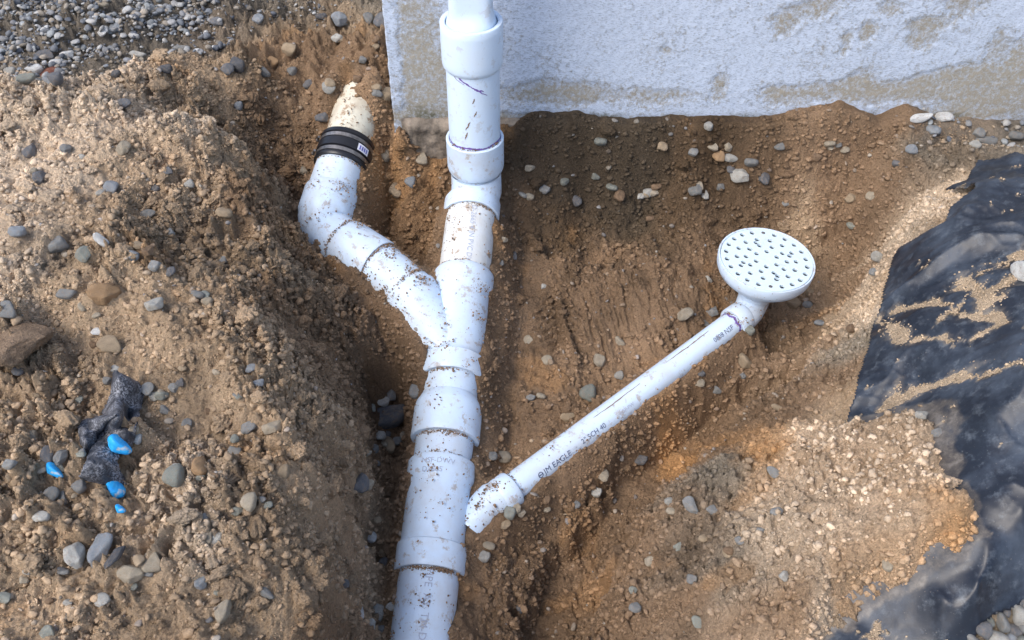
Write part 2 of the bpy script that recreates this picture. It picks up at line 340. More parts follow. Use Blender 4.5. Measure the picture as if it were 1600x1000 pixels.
cp0, cp1 = W(1146, 505, 1.475), W(799, 764, 1.535)
# ------------------------------------------------------------------ full ground function
def seg_soil(z, x, y, a, b, r, buryL, buryR, wid=1.9, seed=0, c0=0, c1=0, patch=0):
    """bank the soil against a pipe; c0..c1 bury its top at either end, patch lets lumps lie over it"""
    ax, ay, az = a; ex, ey, ez = b[0]-ax, b[1]-ay, b[2]-az; L2 = ex*ex+ey*ey
    t = np.clip(((x-ax)*ex+(y-ay)*ey)/L2, 0, 1); qx = x-ax-ex*t; qy = y-ay-ey*t
    dist = np.sqrt(qx*qx+qy*qy); side = np.sign(qx*ey-qy*ex)
    n = fbm(x, y, .07, 3, 20+seed, .5)*(.22 if seed == 8 else .30 if seed in (2, 3, 9) else .5)
    cov = c0*(1-sstep(0, .45, t))+c1*sstep(.55, 1, t)+patch*sstep(.05, .5, fbm(x, y, .045, 3, 30+seed))
    bury = np.where(side > 0, buryR, buryL)+n
    tgt = az+ez*t+(np.clip(bury, -.9, .7)+cov)*r
    wgt = 1-sstep(r*.9, r*wid, dist)
    z = z*(1-wgt)+tgt*wgt
    return np.where(dist < r*1.0, np.minimum(z, az+ez*t+(.72+cov)*r), z)
def ground(x, y, detail=True):
    wx_ = .022*fbm(x, y, .11, 3, 101)+.007*fbm(x, y, .025, 2, 103); wy_ = .022*fbm(x, y, .11, 3, 102)+.007*fbm(x, y, .025, 2, 104)
    film = sdpoly(FILMP, x, y); md = sdpoly(MOUNDP, x, y)+.016*fbm(x, y, .05, 4, 31)
    wk = sstep(-.0, .05, film)*np.maximum(sstep(1.9, 1.8, y), sstep(-.26, -.34, x))
    z = base_h(x+wx_*wk, y+wy_*wk)+ledges(x, y); z0 = base_h(x, y)
    mound = 1-sstep(-.05, .004, md)
    z = z+mound*.040
    gr = np.minimum(sdpoly(grav_tl, x, y), sdpoly(grav_tr, x, y))+.04*fbm(x, y, .12, 3, 5)
    big = fbm(x, y, .30, 4, 1)
    kx = -1.1+2.0*sstep(-.24, .10, x); X0, Y0 = x, y
    x, y = x+kx*z, y+1.2*z*sstep(1.35, 1.75, y)*sstep(-.3, -.1, x)
    lum = np.abs(fbm(x, y, .075, 4, 2, .6)); lu2 = np.abs(fbm(x, y, .040, 3, 7, .6)); fin = np.abs(fbm(x, y, .018, 4, 6, .65))
    grit = np.abs(fbm(x, y, .011, 3, 15, .6)); g2 = np.abs(fbm(x+.3*y, y, .024, 3, 16, .6)); f8 = fbm(x, y, .008, 2, 9); x, y = X0, Y0
    smooth = sstep(-.10, .45, fbm(x, y, .30, 3, 8))       # trodden, smooth patches
    bank = sstep(-.22, -.36, x)
    rough = (.55+.55*bank)*(1-.72*smooth)
    rid = (1-np.abs(fbm(x, y, .16, 4, 14, .55)))**3           # broken ridges of dug earth
    det = .022*big*(.8+.7*bank)+.026*lum*rough+.020*lu2*rough+.010*fin*(.4+.6*rough)+.0022*f8+.0075*grit*(.35+.65*rough)+.009*g2*rough+.030*rid*(.35+.65*bank)*(1-.5*smooth)-.026
    det = det-.016*np.abs(perlin(x*9+y*2, y*3.0-x*2))*sstep(-.75, -.5, x)*sstep(-.2, -.4, x)*sstep(.7, 1.0, y)
    bx, by = x-BOOT.x, y-BOOT.y; q = np.exp(-((bx/.05)**2+(by/.09)**2)**2); det = det+.0055*q*np.sign(np.sin((by*1.0+np.abs(bx)*.8)*2*math.pi/.022))-.012*q
    for (ppx, ppy, hh) in ((905, 560, 1.52), (1010, 385, 1.45)):
        P = W(ppx, ppy, hh); bx, by = x-P.x, y-P.y; q = np.exp(-((bx/.055)**2+(by/.05)**2)**2); det = det+.003*q*np.sin((by+.4*bx)*2*math.pi/.018)
    cr = np.abs(fbm(x, y, .28, 2, 41)); det = det-.022*(1-sstep(0, .035, cr))*sstep(-.45, -.8, x)*sstep(1.9, 1.5, y)
    for P0, P1 in ((W(795, 700, 1.3), W(880, 760, 1.3)),): pass
    zs = z
    z = seg_soil(z, x, y, axpt(s_at(318, PR)), axpt(S_END), .060, .12, .18, 2.1, 1)
    z = seg_soil(z, x, y, bp[0], bp[1], .060, .55, .35, 1.7, 2)
    z = seg_soil(z, x, y, bp[1], bp[3], .060, .42, .38, 1.7, 3)
    z = seg_soil(z, x, y, bp[3], bp[4], .062, .2, .2, 1.6, 4)
    z = seg_soil(z, x, y, bp[5], bp[4], .060, -.1, -.1, 1.6, 5)
    z = seg_soil(z, x, y, bp[5], bp[6], .058, -.3, .0, 1.7, 6)
    z = seg_soil(z, x, y, bp[6], bp[7]*1.0, .058, -.1, -.1, 1.9, 7, 0, 1.5)
    z = seg_soil(z, x, y, cp1, cp0, .031, -.3, .25, 2.6, 8)
    z = seg_soil(z, x, y, cp1+(cp1-cp0)*.02, W(737, 812, 1.56), .034, .10, .45, 2.2, 9, 0, .0)
    nearp = np.clip(np.abs(z-zs)*60, 0, 1)
    z = z+det*(1-.75*nearp)
    # never hide the crown of the main run and the thin pipe
    for a, b, r in ((axpt(s_at(318, PR)), axpt(S_END), PR), (cp1, cp0, .030)):
        ex, ey, ez = b[0]-a[0], b[1]-a[1], b[2]-a[2]; t = np.clip(((x-a[0])*ex+(y-a[1])*ey)/(ex*ex+ey*ey), 0, 1); dd = np.hypot(x-a[0]-ex*t, y-a[1]-ey*t)
        z = np.where(dd < r*.92, np.minimum(z, a[2]+ez*t+.62*r), z)
    zc = np.interp(x, WCX, WCZ)+.006*fbm(x, y, .05, 3, 107); kw = sstep(1.905, 1.94, y)*sstep(2.2, 2.1, y)*sstep(-.31, -.27, x); z = z*(1-kw)+zc*kw
    k = sstep(.0, -.03, film)*(1-mound)
    z = z*(1-k)+(z0-.022)*k                      # lies below the sheet
    return z, gr, film, md
# nonuniform sheet that reaches the horizon
def axis_coords(lo, hi, step, far):
    c = list(np.arange(lo, hi+1e-9, step)); s = step; L = [lo]; 
    while L[-1] > -far: s *= 1.35; L.append(L[-1]-s)
    s = step; Rr = [c[-1]]
    while Rr[-1] < far: s *= 1.35; Rr.append(Rr[-1]+s)
    return np.array(L[1:][::-1]+c+Rr[1:])
STEP = .0029
gx = axis_coords(-1.5, 1.3, STEP, 90); gy = axis_coords(.58, 2.6, STEP, 90)
GX, GY = np.meshgrid(gx, gy)
GZ, GRV, FLM, MDN = ground(GX, GY)
near = (np.abs(GX) < 3) & (GY < 5) & (GY > -1.5)
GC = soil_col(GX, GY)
mk = (1-sstep(-.08, .0, MDN))*(GX > .4)*sstep(.35, .6, GX); mk = mk[..., None]; GC = GC*(1-.6*mk)+np.array((.50, .335, .205))*(1+.22*fbm(GX, GY, .09, 4, 17))[..., None]*.6*mk
rm_ = np.exp(-((MDN+.03)/.035)**2)*sstep(.7, .95, GX)*sstep(-.2, .3, fbm(GX, GY, .12, 3, 19)); GC = GC*(1-.5*rm_[..., None])+np.array((.46, .27, .14))*.4*rm_[..., None]
gk = (1-sstep(-.05, .02, GRV))[..., None]; GC = GC*1.04*(1-gk*.7)+np.array((.19, .165, .135))*gk*.7
ny, nx = GX.shape
def gridfaces(ny, nx):
    i = np.arange((ny-1)*(nx-1)); r = i//(nx-1); c = i % (nx-1); a = r*nx+c
    return np.stack([a, a+1, a+nx+1, a+nx], 1)
V = np.stack([GX.ravel(), GY.ravel(), GZ.ravel()], 1)
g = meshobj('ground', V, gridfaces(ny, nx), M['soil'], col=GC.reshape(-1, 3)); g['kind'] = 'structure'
# samplers on the fine grid
ix0 = int(np.searchsorted(gx, -1.62)); iy0 = int(np.searchsorted(gy, .55))
def samp(x, y, A=GZ):
    fx = np.interp(x, gx, np.arange(nx)); fy = np.interp(y, gy, np.arange(ny))
    i = np.clip(fx.astype(int), 0, nx-2); j = np.clip(fy.astype(int), 0, ny-2); u = fx-i; v = fy-j
    if A.ndim == 3: u = u[..., None]; v = v[..., None]
    return (A[j, i]*(1-u)+A[j, i+1]*u)*(1-v)+(A[j+1, i]*(1-u)+A[j+1, i+1]*u)*v
def hit(px, py, A=GZ):
    lo, hi = .9, 4.0; u, v = (px-800)/F, (py-500)/F; d = np.arange(.9, 4.5, .004)
    X = u*d; Y = d*(CS-SN*v); Z = CAMZ-d*(SN+CS*v)
    G = samp(X, Y, A); k = np.argmax(Z < G)
    return Vector((X[k], Y[k], float(G[k]))), d[k]

# ------------------------------------------------------------------ black plastic sheet with sand in its creases
FSTEP = .003; fx_, fy_ = np.arange(.42, 1.9, FSTEP), np.arange(.45, 2.02, FSTEP)
PX, PY = np.meshgrid(fx_, fy_)
fs = sdpoly(FILMP, PX, PY)+.0025*fbm(PX, PY, .06, 3, 61); fm = sdpoly(MOUNDP, PX, PY)+.012*fbm(PX, PY, .05, 3, 31)
wx = PX+.05*fbm(PX, PY, .25, 2, 71); wy = PY+.05*fbm(PX, PY, .25, 2, 72)
fold = (1-np.abs(fbm(wx*1.0+wy*.35, wy*1.0-wx*.2, .22, 2, 51, .45)))**2
fold2 = (1-np.abs(fbm(wx*.8+wy*.8, (wy-wx)*.35, .10, 2, 52, .5)))**4
PZ = base_h(PX, PY)+.006+.026*fold+.006*fold2+.012*fbm(PX, PY, .3, 2, 53)+.0012*fbm(PX, PY, .02, 2, 54)
def facets(x, y, cell, seed):
    r = np.random.default_rng(seed); u = x/cell; v = y/cell; J = r.uniform(-1, 1, (64, 64)); i = np.floor(u).astype(int); j = np.floor(v).astype(int); fu = u-i; fv = v-j
    h = lambda a, b: J[(i+a) % 64, (j+b) % 64]
    up = fu+fv < 1; return np.where(up, h(0, 0)+(h(1, 0)-h(0, 0))*fu+(h(0, 1)-h(0, 0))*fv, h(1, 1)+(h(0, 1)-h(1, 1))*(1-fu)+(h(1, 0)-h(1, 1))*(1-fv))
jx = PX+.025*fbm(PX, PY, .09, 2, 74); jy = PY+.025*fbm(PX, PY, .09, 2, 75)
PZ += .016*facets(jx*.8+jy*.6, jy*.8-jx*.6, .13, 3)+.0016*facets(jx*.5-jy*.87, jy*.5+jx*.87, .05, 4)
SAND = [[(1400, 478), (1432, 472), (1460, 474), (1500, 496), (1540, 500), (1566, 506), (1516, 530), (1484, 536), (1432, 532)], [(1374, 490), (1392, 508), (1410, 530)],
        [(1620, 388), (1556, 412), (1512, 430), (1525, 450), (1538, 478)], [(1600, 428), (1560, 452), (1532, 464)], [(1384, 622), (1410, 606), (1440, 592), (1484, 580), (1540, 578), (1640, 574)],
        [(1370, 642), (1400, 636), (1440, 650), (1465, 652)]]
SW = [.011, .012, .017, .013, .016, .014]
def filmray(px, py):
    d = np.arange(1.0, 3.0, .004); u, v = (px-800)/F, (py-500)/F
    X = u*d; Y = d*(CS-SN*v); Z = CAMZ-d*(SN+CS*v); G = base_h(X, Y)+.02; k = np.argmax(Z < G); return X[k], Y[k]
dS = np.full(PX.shape, -1.0)
for L, wd in zip(SAND, SW):
    P = [filmray(*q) for q in L]; q = dline(P, PX, PY)
    valley = np.exp(-(q/(wd*1.6))**2); PZ -= .009*valley
    dS = np.maximum(dS, 1-q/(wd*(.80+.95*fbm(PX, PY, .07, 5, 66, .65))))
fm0 = sdpoly(MOUNDP, PX, PY); k = sstep(.05, -.012, fm0); PZ = PZ*(1-k)+(base_h(PX, PY)-.012)*k
# edge of the sheet curls down to the ground
e = sstep(.035, 0, -fs); PZ -= .006*e
def masked(X, Y, Z, mask, name, mat, **kw):
    n_y, n_x = X.shape; f = gridfaces(n_y, n_x); mk = mask.ravel(); f = f[mk[f].all(1)]
    used = np.unique(f); idx = np.full(X.size, -1); idx[used] = np.arange(len(used))
    col = kw.pop('col', None)
    if col is not None: col = col.reshape(-1, 3)[used]
    return meshobj(name, np.stack([X.ravel(), Y.ravel(), Z.ravel()], 1)[used], idx[f], mat, col=col, **kw)
dust = np.clip(dS*1.0+.25+.4*fbm(PX, PY, .03, 3, 58), 0, 1); dust = np.maximum(dust, sstep(.006, -.0, fm+.008*fbm(PX, PY, .03, 3, 59))*.5)
film = masked(PX, PY, PZ, fs < 0, 'plastic_sheet', M['film'], col=np.stack([dust]*3, -1))
tag(film, 'black crumpled plastic sheet spread beside the pit with sand in its creases', 'plastic sheet')
md_ = film.modifiers.new('solid', 'SOLIDIFY'); md_.thickness = .0018; md_.offset = -1
sandz = PZ+.004*np.clip(dS, 0, 1)**.8+.0015*fbm(PX, PY, .012, 2, 67)-.0015
scol = np.broadcast_to(np.array((.56, .43, .30)), PX.shape+(3,))*(1+.25*fbm(PX, PY, .05, 3, 68))[..., None]
sd_ = masked(PX, PY, sandz, (dS > .0) & (fs < -.004) & (fm > -.03), 'sand', M['soil'], col=scol); sd_['kind'] = 'stuff'

# ------------------------------------------------------------------ house wall
def build_wall():
    root = empty('house_wall', (-.28, WALLY, 0)); tag(root, 'whitewashed foundation wall with flaking paint and bare beige patches behind the pit', 'wall')
    x0 = -.281; X = np.concatenate([np.arange(x0, 1.55, .004), np.linspace(1.56, 7, 60)]); Z = np.concatenate([np.linspace(-.6, -.08, 14), np.arange(-.075, .45, .004), np.linspace(.46, 2.6, 30)])
    XX, ZZ = np.meshgrid(X, Z)
    bare = -.12+.22*fbm(XX, ZZ*1.3, .35, 5, 81,.6)+.16*fbm(XX*.6, ZZ, .05, 5, 82, .65)
    for px, py, rx, ry, s in ((652, 60, 42, 75, .75), (640, 160, 30, 40, .45), (690, 150, 50, 60, .4), (880, 148, 120, 16, .55), (1060, 150, 60, 12, .35), (1125, 132, 13, 20, .6), (1220, 150, 35, 16, .55), (1335, 143, 100, 15, .7), (1345, 122, 22, 20, .5),
                              (1225, 40, 22, 18, .5), (1275, 12, 34, 14, .5), (1355, 48, 14, 16, .6), (1395, 12, 22, 12, .55), (1440, 62, 24, 15, .65), (1450, 36, 34, 9, .55), (1500, 132, 70, 24, .9), (1580, 140, 70, 36, .9), (1560, 66, 18, 20, .5), (1508, 10, 34, 16, .5),
                              (1596, 90, 20, 30, .55), (1322, 66, 8, 22, .45), (900, 183, 160, 6, .35), (1040, 78, 9, 8, .35), (1480, 180, 60, 12, .5), (700, 184, 120, 10, .6), (620, 100, 8, 120, -.4), (650, 130, 24, 12, -.5)):
        P = WY(px, py, WALLY); dd = P.y*CS+(CAMZ-P.z)*SN; sx = 1.12*rx/F*dd; sz = 1.15*ry/F*dd/.88
        bare += s*(1.3 if s > 0 else .8)*np.exp(-(((XX-P.x)/sx)**2+((ZZ-P.z)/sz)**2)**1.3)
    bare = np.clip(bare+.28, 0, 1)*.8
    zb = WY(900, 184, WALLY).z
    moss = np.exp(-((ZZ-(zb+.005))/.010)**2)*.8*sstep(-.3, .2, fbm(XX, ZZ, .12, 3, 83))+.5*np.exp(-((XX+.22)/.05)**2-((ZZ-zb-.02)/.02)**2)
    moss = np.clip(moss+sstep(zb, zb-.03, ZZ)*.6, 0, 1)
    YY = WALLY-.0007*fbm(XX, ZZ, .02, 4, 84, .65)-.0015*fbm(XX, ZZ, .25, 2, 85)-.002*(1-sstep(.35, .45, bare))
    xs = XX.copy(); xs[:, 0] += .002*fbm(ZZ[:, 0]*0, ZZ[:, 0], .03, 3, 86)
    col = np.stack([bare, moss, bare*0], -1)
    n_z, n_x = XX.shape; f = gridfaces(n_z, n_x)
    V = np.stack([xs.ravel(), YY.ravel(), ZZ.ravel()], 1)
    # side return on the left, top and back
    nb = len(V); left = V[np.arange(n_z)*n_x].copy(); left[:, 1] = 5.0
    V2 = np.concatenate([V, left]); i = np.arange(n_z-1); lf = np.stack([i*n_x, (i+1)*n_x, nb+i+1, nb+i], 1)
    top0 = (n_z-1)*n_x
    V2 = np.concatenate([V2, [(7, 5, 2.6), (7, 5, -.6)]]); m = len(V2)
    quads = np.concatenate([f, lf])
    extra = np.array([[top0, top0+n_x-1, m-2, nb+n_z-1], [n_x-1, m-1, m-2, top0+n_x-1], [nb, nb+n_z-1, m-2, m-1]])
    colx = np.zeros((len(V2), 3)); colx[:nb] = col.reshape(-1, 3); colx[nb:nb+n_z, 0] = .3
    o = meshobj('wall', V2, np.concatenate([quads, extra]), M['wall'], root, col=colx, smooth=False)
    # footing showing under the plaster
    X = np.arange(-.262, .02, .004); Z = np.arange(-.30, zb+.004, .006); XX, ZZ = np.meshgrid(X, Z)
    rr = np.minimum(XX+.262, 9)
    YY = WALLY-.004-.016*sstep(zb+.004, zb-.012, ZZ)*sstep(0, .02, rr)-.010*np.abs(fbm(XX, ZZ, .09, 3, 87))-.003*fbm(XX, ZZ, .02, 3, 88)
    meshobj('footing', np.stack([XX.ravel(), YY.ravel(), ZZ.ravel()], 1), gridfaces(*XX.shape), M['footing'], root)
build_wall()

# ------------------------------------------------------------------ pipework
def frame(d):
    d = d.normalized(); a = Vector((0, 0, 1)) if abs(d.z) < .95 else Vector((0, -1, 0))
    n = (a-d*a.dot(d)).normalized(); return n, d.cross(n)
def sweep(path, prof, seg=48):
    """path: function s->(point, dir, normal, binormal); prof: list of (s, r). returns V,F"""
    V = []; Fc = []
    for s, r in prof:
        p, n, b = path(s)
        for k in range(seg):
            a = 2*math.pi*k/seg; V.append(p+(n*math.cos(a)+b*math.sin(a))*r)
    for i in range(len(prof)-1):
        for k in range(seg):
            k2 = (k+1) % seg; Fc.append((i*seg+k, i*seg+k2, (i+1)*seg+k2, (i+1)*seg+k))
    return V, Fc
def linepath(p0, d):
    n, b = frame(d); d = d.normalized(); return lambda s: (p0+d*s, n, b)
def curvepath(P):
    """smooth path through points P with parallel-transported frame; parameter = arc length"""
    pts_ = []; m = len(P)
    Q = [P[0]*2-P[1]]+list(P)+[P[-1]*2-P[-2]]
    for i in range(m-1):
        a, b, c, d = Q[i:i+4]
        for k in range(16):
            t = k/16; pts_.append(.5*((2*b)+(c-a)*t+(2*a-5*b+4*c-d)*t*t+(3*b-a-3*c+d)*t**3))
    pts_.append(P[-1]); S = [0]; N = []; T = []
    for i in range(1, len(pts_)): S.append(S[-1]+(pts_[i]-pts_[i-1]).length)
    for i in range(len(pts_)): T.append((pts_[min(i+1, len(pts_)-1)]-pts_[max(i-1, 0)]).normalized())
    n, _ = frame(T[0]); N.append(n)
    for i in range(1, len(pts_)):
        n = N[-1]-T[i]*N[-1].dot(T[i]); N.append(n.normalized())
    def f(s):
        s = min(max(s, 0), S[-1]); i = min(int(np.searchsorted(S, s, 'right'))-1, len(S)-2); t = (s-S[i])/(S[i+1]-S[i]+1e-12)
        p = pts_[i].lerp(pts_[i+1], t); nn = N[i].lerp(N[i+1], t).normalized(); tt = T[i].lerp(T[i+1], t).normalized()
        return p, nn, tt.cross(nn)
    return f, S[-1]
def dense(prof, step=.012):
    out = [prof[0]]
    for (a, r0), (b, r1) in zip(prof, prof[1:]):
        k = max(1, int(abs(b-a)/step))
        for j in range(1, k+1): out.append((a+(b-a)*j/k, r0+(r1-r0)*j/k))
    return out
def part(name, path, prof, mat, parent, seg=48):
    V, Fc = sweep(path, dense(prof), seg)
    o = meshobj(name, [tuple(v) for v in V], Fc, mat, parent)
    m = o.modifiers.new('es', 'EDGE_SPLIT') if False else None
    o.data.set_sharp_from_angle(angle=R_(35)) if hasattr(o.data, 'set_sharp_from_angle') else None
    return o
def sub(o, parentpart):
    """reparent a mesh made in world coordinates under a part"""
    o.parent = parentpart; o.location = (0, 0, 0); return o
def hubprof(s0, s1, r_pipe, r_hub, open_at_start=True, bev=.0022):
    """socket between s0 (mouth) and s1 (inner end)"""
    d = 1 if s1 > s0 else -1
    return [(s0+d*.022, r_pipe+.0008), (s0+d*.002, r_pipe+.0008), (s0, r_pipe+.002), (s0, r_hub-bev), (s0+d*bev*.5, r_hub-.0005), (s0+d*bev*1.4, r_hub), (s1-d*.004, r_hub), (s1, r_hub-.0035)]
def text_on(name, txt, size, path, s0, ang0, r, mat, parent, along=1, flip=1, extrude=0):
    cu = bpy.data.curves.new('t', 'FONT'); cu.body = txt; cu.size = size; cu.resolution_u = 2
    to = bpy.data.objects.new('t', cu); C.objects.link(to); dg = bpy.context.evaluated_depsgraph_get()
    me = to.evaluated_get(dg).to_mesh(); V = [v.co.copy() for v in me.vertices]; Fc = [tuple(p.vertices) for p in me.polygons]
    to.evaluated_get(dg).to_mesh_clear(); bpy.data.objects.remove(to); bpy.data.curves.remove(cu)
    out = []
    for v in V:
        p, n, b = path(s0+along*v.x); a = ang0+flip*v.y/r
        out.append(p+(n*math.cos(a)+b*math.sin(a))*(r+.0007))
    return sub(meshobj(name, [tuple(v) for v in out], Fc, mat, None, smooth=False), parent)
def ribbon_on(name, pl, path, r, mat, parent, jag=.0):
    """pl: list of (s, angle, halfwidth)"""
    V = []; Fc = []
    L = []
    for (a, b) in zip(pl, pl[1:]):
        for k in range(6):
            t = k/6; L.append([a[i]+(b[i]-a[i])*t for i in range(3)])
    L.append(list(pl[-1]))
    for i, (s, a, wd) in enumerate(L):
        s2, a2 = L[min(i+1, len(L)-1)][:2]; s1, a1 = L[max(i-1, 0)][:2]
        t = Vector((s2-s1, (a2-a1)*r, 0)).normalized(); nn = Vector((-t.y, t.x, 0)); j = random.uniform(-jag, jag); wd = wd*random.uniform(.6, 1.3)
        for q in (-wd, wd):
            ss = s+nn.x*(q+j); aa = a+nn.y*(q+j)/r; p, n, b = path(ss); V.append(p+(n*math.cos(aa)+b*math.sin(aa))*(r+.0006))
    for i in range(len(L)-1): Fc.append((2*i, 2*i+1, 2*i+3, 2*i+2))
    return sub(meshobj(name, [tuple(v) for v in V], Fc, mat, None), parent)

PIPESURF = []   # (path, s0, s1, r, density) for crumbs
# ---- main line with stack and wyes
rootA = empty('drain_line', (MA.x, MA.y, MA.z)); tag(rootA, 'thick white plastic drain line running from the upright stack down the trench', 'drain pipe')
mp = linepath(MA, MD)
VX, VYc = WY(740, 150, 1.83).x, 1.83
def zat(py): return WY(740, py, VYc).z
vp = linepath(Vector((VX, VYc, 0)), Vector((0, 0, 1)))    # s = z
z_top = zat(-900)
# rectangular adapter above the coupling
def adapter():
    V = []; Fc = []; seg = 64; rings = []
    zc = zat(40)
    for z, k in ((zc-.03, 1.0), (zc+.0, 1.0), (zc+.008, .85), (zc+.022, .35), (zc+.034, .08), (zc+.045, 0), (zc+.12, 0), (z_top, 0)):
        for i in range(seg):
            a = 2*math.pi*i/seg; c, s = math.cos(a), math.sin(a)
            e = 5.0; rx, ry = .0445, .036; q = (abs(c/rx)**e+abs(s/ry)**e)**(-1/e); r = q*(1-k)+.0535*k
            V.append((VX+c*r, VYc+s*r, z))
    for j in range(7):
        for i in range(seg): i2 = (i+1) % seg; Fc.append((j*seg+i, j*seg+i2, (j+1)*seg+i2, (j+1)*seg+i))
    return meshobj('downspout_adapter', V, Fc, M['pvc_clean'], rootA)
adapter()
zt, zb_ = zat(31), zat(103)
part('coupling', vp, [(zt-.035, .0545), (zt-.001, .0545), (zt, .056), (zt, .0635), (zt-.002, .0648), (zt-.05, .0648), (zb_+.012, .064), (zb_+.006, .0622), (zb_, .0575)], M['pvc_clean'], rootA, 64)
hub_t, hub_b = zat(213), zat(262)
stack = part('pipe', vp, [(zb_+.01, PR), (hub_t-.02, PR)], M['pvc_clean'], rootA, 64)
PIPESURF.append((vp, hub_t, hub_t+.004, PR+.002, 25))
# angle convention for vertical pipe: frame(dir z): n=(0,-1,0) towards the camera, b = d x n = (1,0,0)
def va(px, py):
    z = WY(px, py, VYc-PR*.8).z; P = WY(px, py, VYc-PR*.8); x = max(-.99, min(.99, (P.x-VX)/PR)); return z, math.asin(x)
pl = [va(*q)+(w_,) for q, w_ in (((703, 110), .0012), ((715, 119), .0016), ((728, 127), .0020), ((738, 133), .0012), ((747, 138), .0022), ((756, 140), .0008))]
ribbon_on('primer_streak', pl, vp, PR, M['primer'], stack, .0008)
ribbon_on('primer_streak', [va(747, 137)+(.001,), va(753, 143)+(.001,), va(761, 148)+(.0006,)], vp, PR, M['primer'], stack, .0006)
ribbon_on('primer_streak', [va(704, 116)+(.0005,), va(716, 125)+(.0008,), va(726, 129)+(.0004,)], vp, PR, M['primer'], stack, .0006)
for a, b in (((742, 150), (738, 158)), ((745, 170), (741, 178)), ((735, 186), (728, 200)), ((731, 203), (727, 214))):
    ribbon_on('soil_smear', [va(*a)+(.0006,), va((a[0]+b[0])/2, (a[1]+b[1])/2)+(.0018,), va(*b)+(.0005,)], vp, PR, M['dirtmark'], stack, .0008)
ring = [(hub_t+.0035+.0015*math.sin(k*.9), -1.7+k*.17, .0022) for k in range(21)]
ribbon_on('primer_ring', ring, vp, PR, M['primer'], stack, .0004)
# foot elbow: vertical hub, bend, horizontal hub
sB1 = s_at(313, .064); sB0 = s_at(290, .064)
corner = [Vector((VX, VYc, hub_b)), Vector((VX, VYc, hub_b-.012)), Vector((VX, VYc-.018, hub_b-.060)), axpt(sB0-.005), axpt(sB0)]
ep, eL = curvepath(corner)
elbow = part('elbow', ep, [(0, .0615), (.004, .0575), (eL*.5, .058), (eL, .0585)], M['pvc'], rootA)
sub(part('elbow_hub', vp, hubprof(hub_t, hub_b, PR, .0648)[::-1] if False else [(hub_t-.025, PR+.001), (hub_t-.002, PR+.001), (hub_t, PR+.0022), (hub_t, .063), (hub_t-.002, .0648), (hub_b+.012, .0645), (hub_b+.004, .063), (hub_b, .0612)], M['pvc'], None, 64), elbow)
sub(part('elbow_hub', mp, [(sB0-.004, .0585), (sB0, .0635), (sB0+.003, .065), (sB1-.002, .065), (sB1, .0635), (sB1, PR+.002), (sB1-.004, PR+.0008), (sB1-.02, PR+.0008)], M['pvc'], None), elbow)
sub(part('mould_seam', vp, [(0, 0), (0, 0)], M['pvc'], None), elbow) if False else None
def straight(name, y0, y1, r, mat, over=.015):
    s0, s1 = s_at(y0, r), s_at(y1, r); o = part(name, mp, [(s0-over, r), (s1+over, r)], mat, rootA); PIPESURF.append((mp, s0, s1, r, 1.0)); return o, s0, s1
# text angle: n points up; b = d x n. b direction sign relative to +X
bsign = 1 if mp(0)[2].x > 0 else -1
p1, a0, a1 = straight('pipe', 313, 405, PR, M['pvc_dusty'])
text_on('pipe_print', 'D-2665 4 IN PVC DWV', .017, mp, a0+.012, bsign*.12, PR, M['ink_pale'], p1, 1, bsign)
# wye 1
w0, w1, w2, w3 = s_at(405, .066), s_at(434, .064), s_at(540, .066), s_at(571, .066)
wye = part('wye_fitting', mp, [(w0+.02, PR+.001), (w0+.002, PR+.001), (w0, PR+.002), (w0, .0645), (w0+.003, .0665), (w1-.006, .0665), (w1, .062), (w1+.01, .0600), (w2-.012, .0605), (w2-.002, .0625), (w2+.002, .0665), (w3-.003, .0665), (w3, .0645), (w3, PR+.002), (w3-.02, PR+.0008)], M['pvc'], rootA, 64)
PIPESURF.append((mp, w0, w3, .0665, 1.5))
bdir = (bp[1]-bp[0]); bL = bdir.length; bpth = linepath(bp[0], bdir)
sub(part('wye_branch', bpth, [(0, .056), (bL*.70, .0585), (bL*.74, .0620), (bL*.97, .0628), (bL, .0615), (bL, PR+.002), (bL-.02, PR)], M['pvc'], None, 56), wye)
PIPESURF.append((bpth, bL*.05, bL, .064, 4.0))
p2, _, _ = straight('pipe', 571, 601, PR, M['pvc'])
# coupling
k0, k1 = s_at(601, .070), s_at(667, .070)
part('coupling', mp, [(k0-.002, PR+.001), (k0, PR+.003), (k0+.004, .061), (k0+.014, .067), (k0+.026, .0692), (k0+.05, .0695), (k1-.003, .0695), (k1, .068), (k1, PR+.002), (k1-.02, PR+.001)], M['pvc'], rootA, 64)
PIPESURF.append((mp, k0, k1, .0695, .6))
p3, _, _ = straight('pipe', 667, 704, PR+.001, M['pvc'])
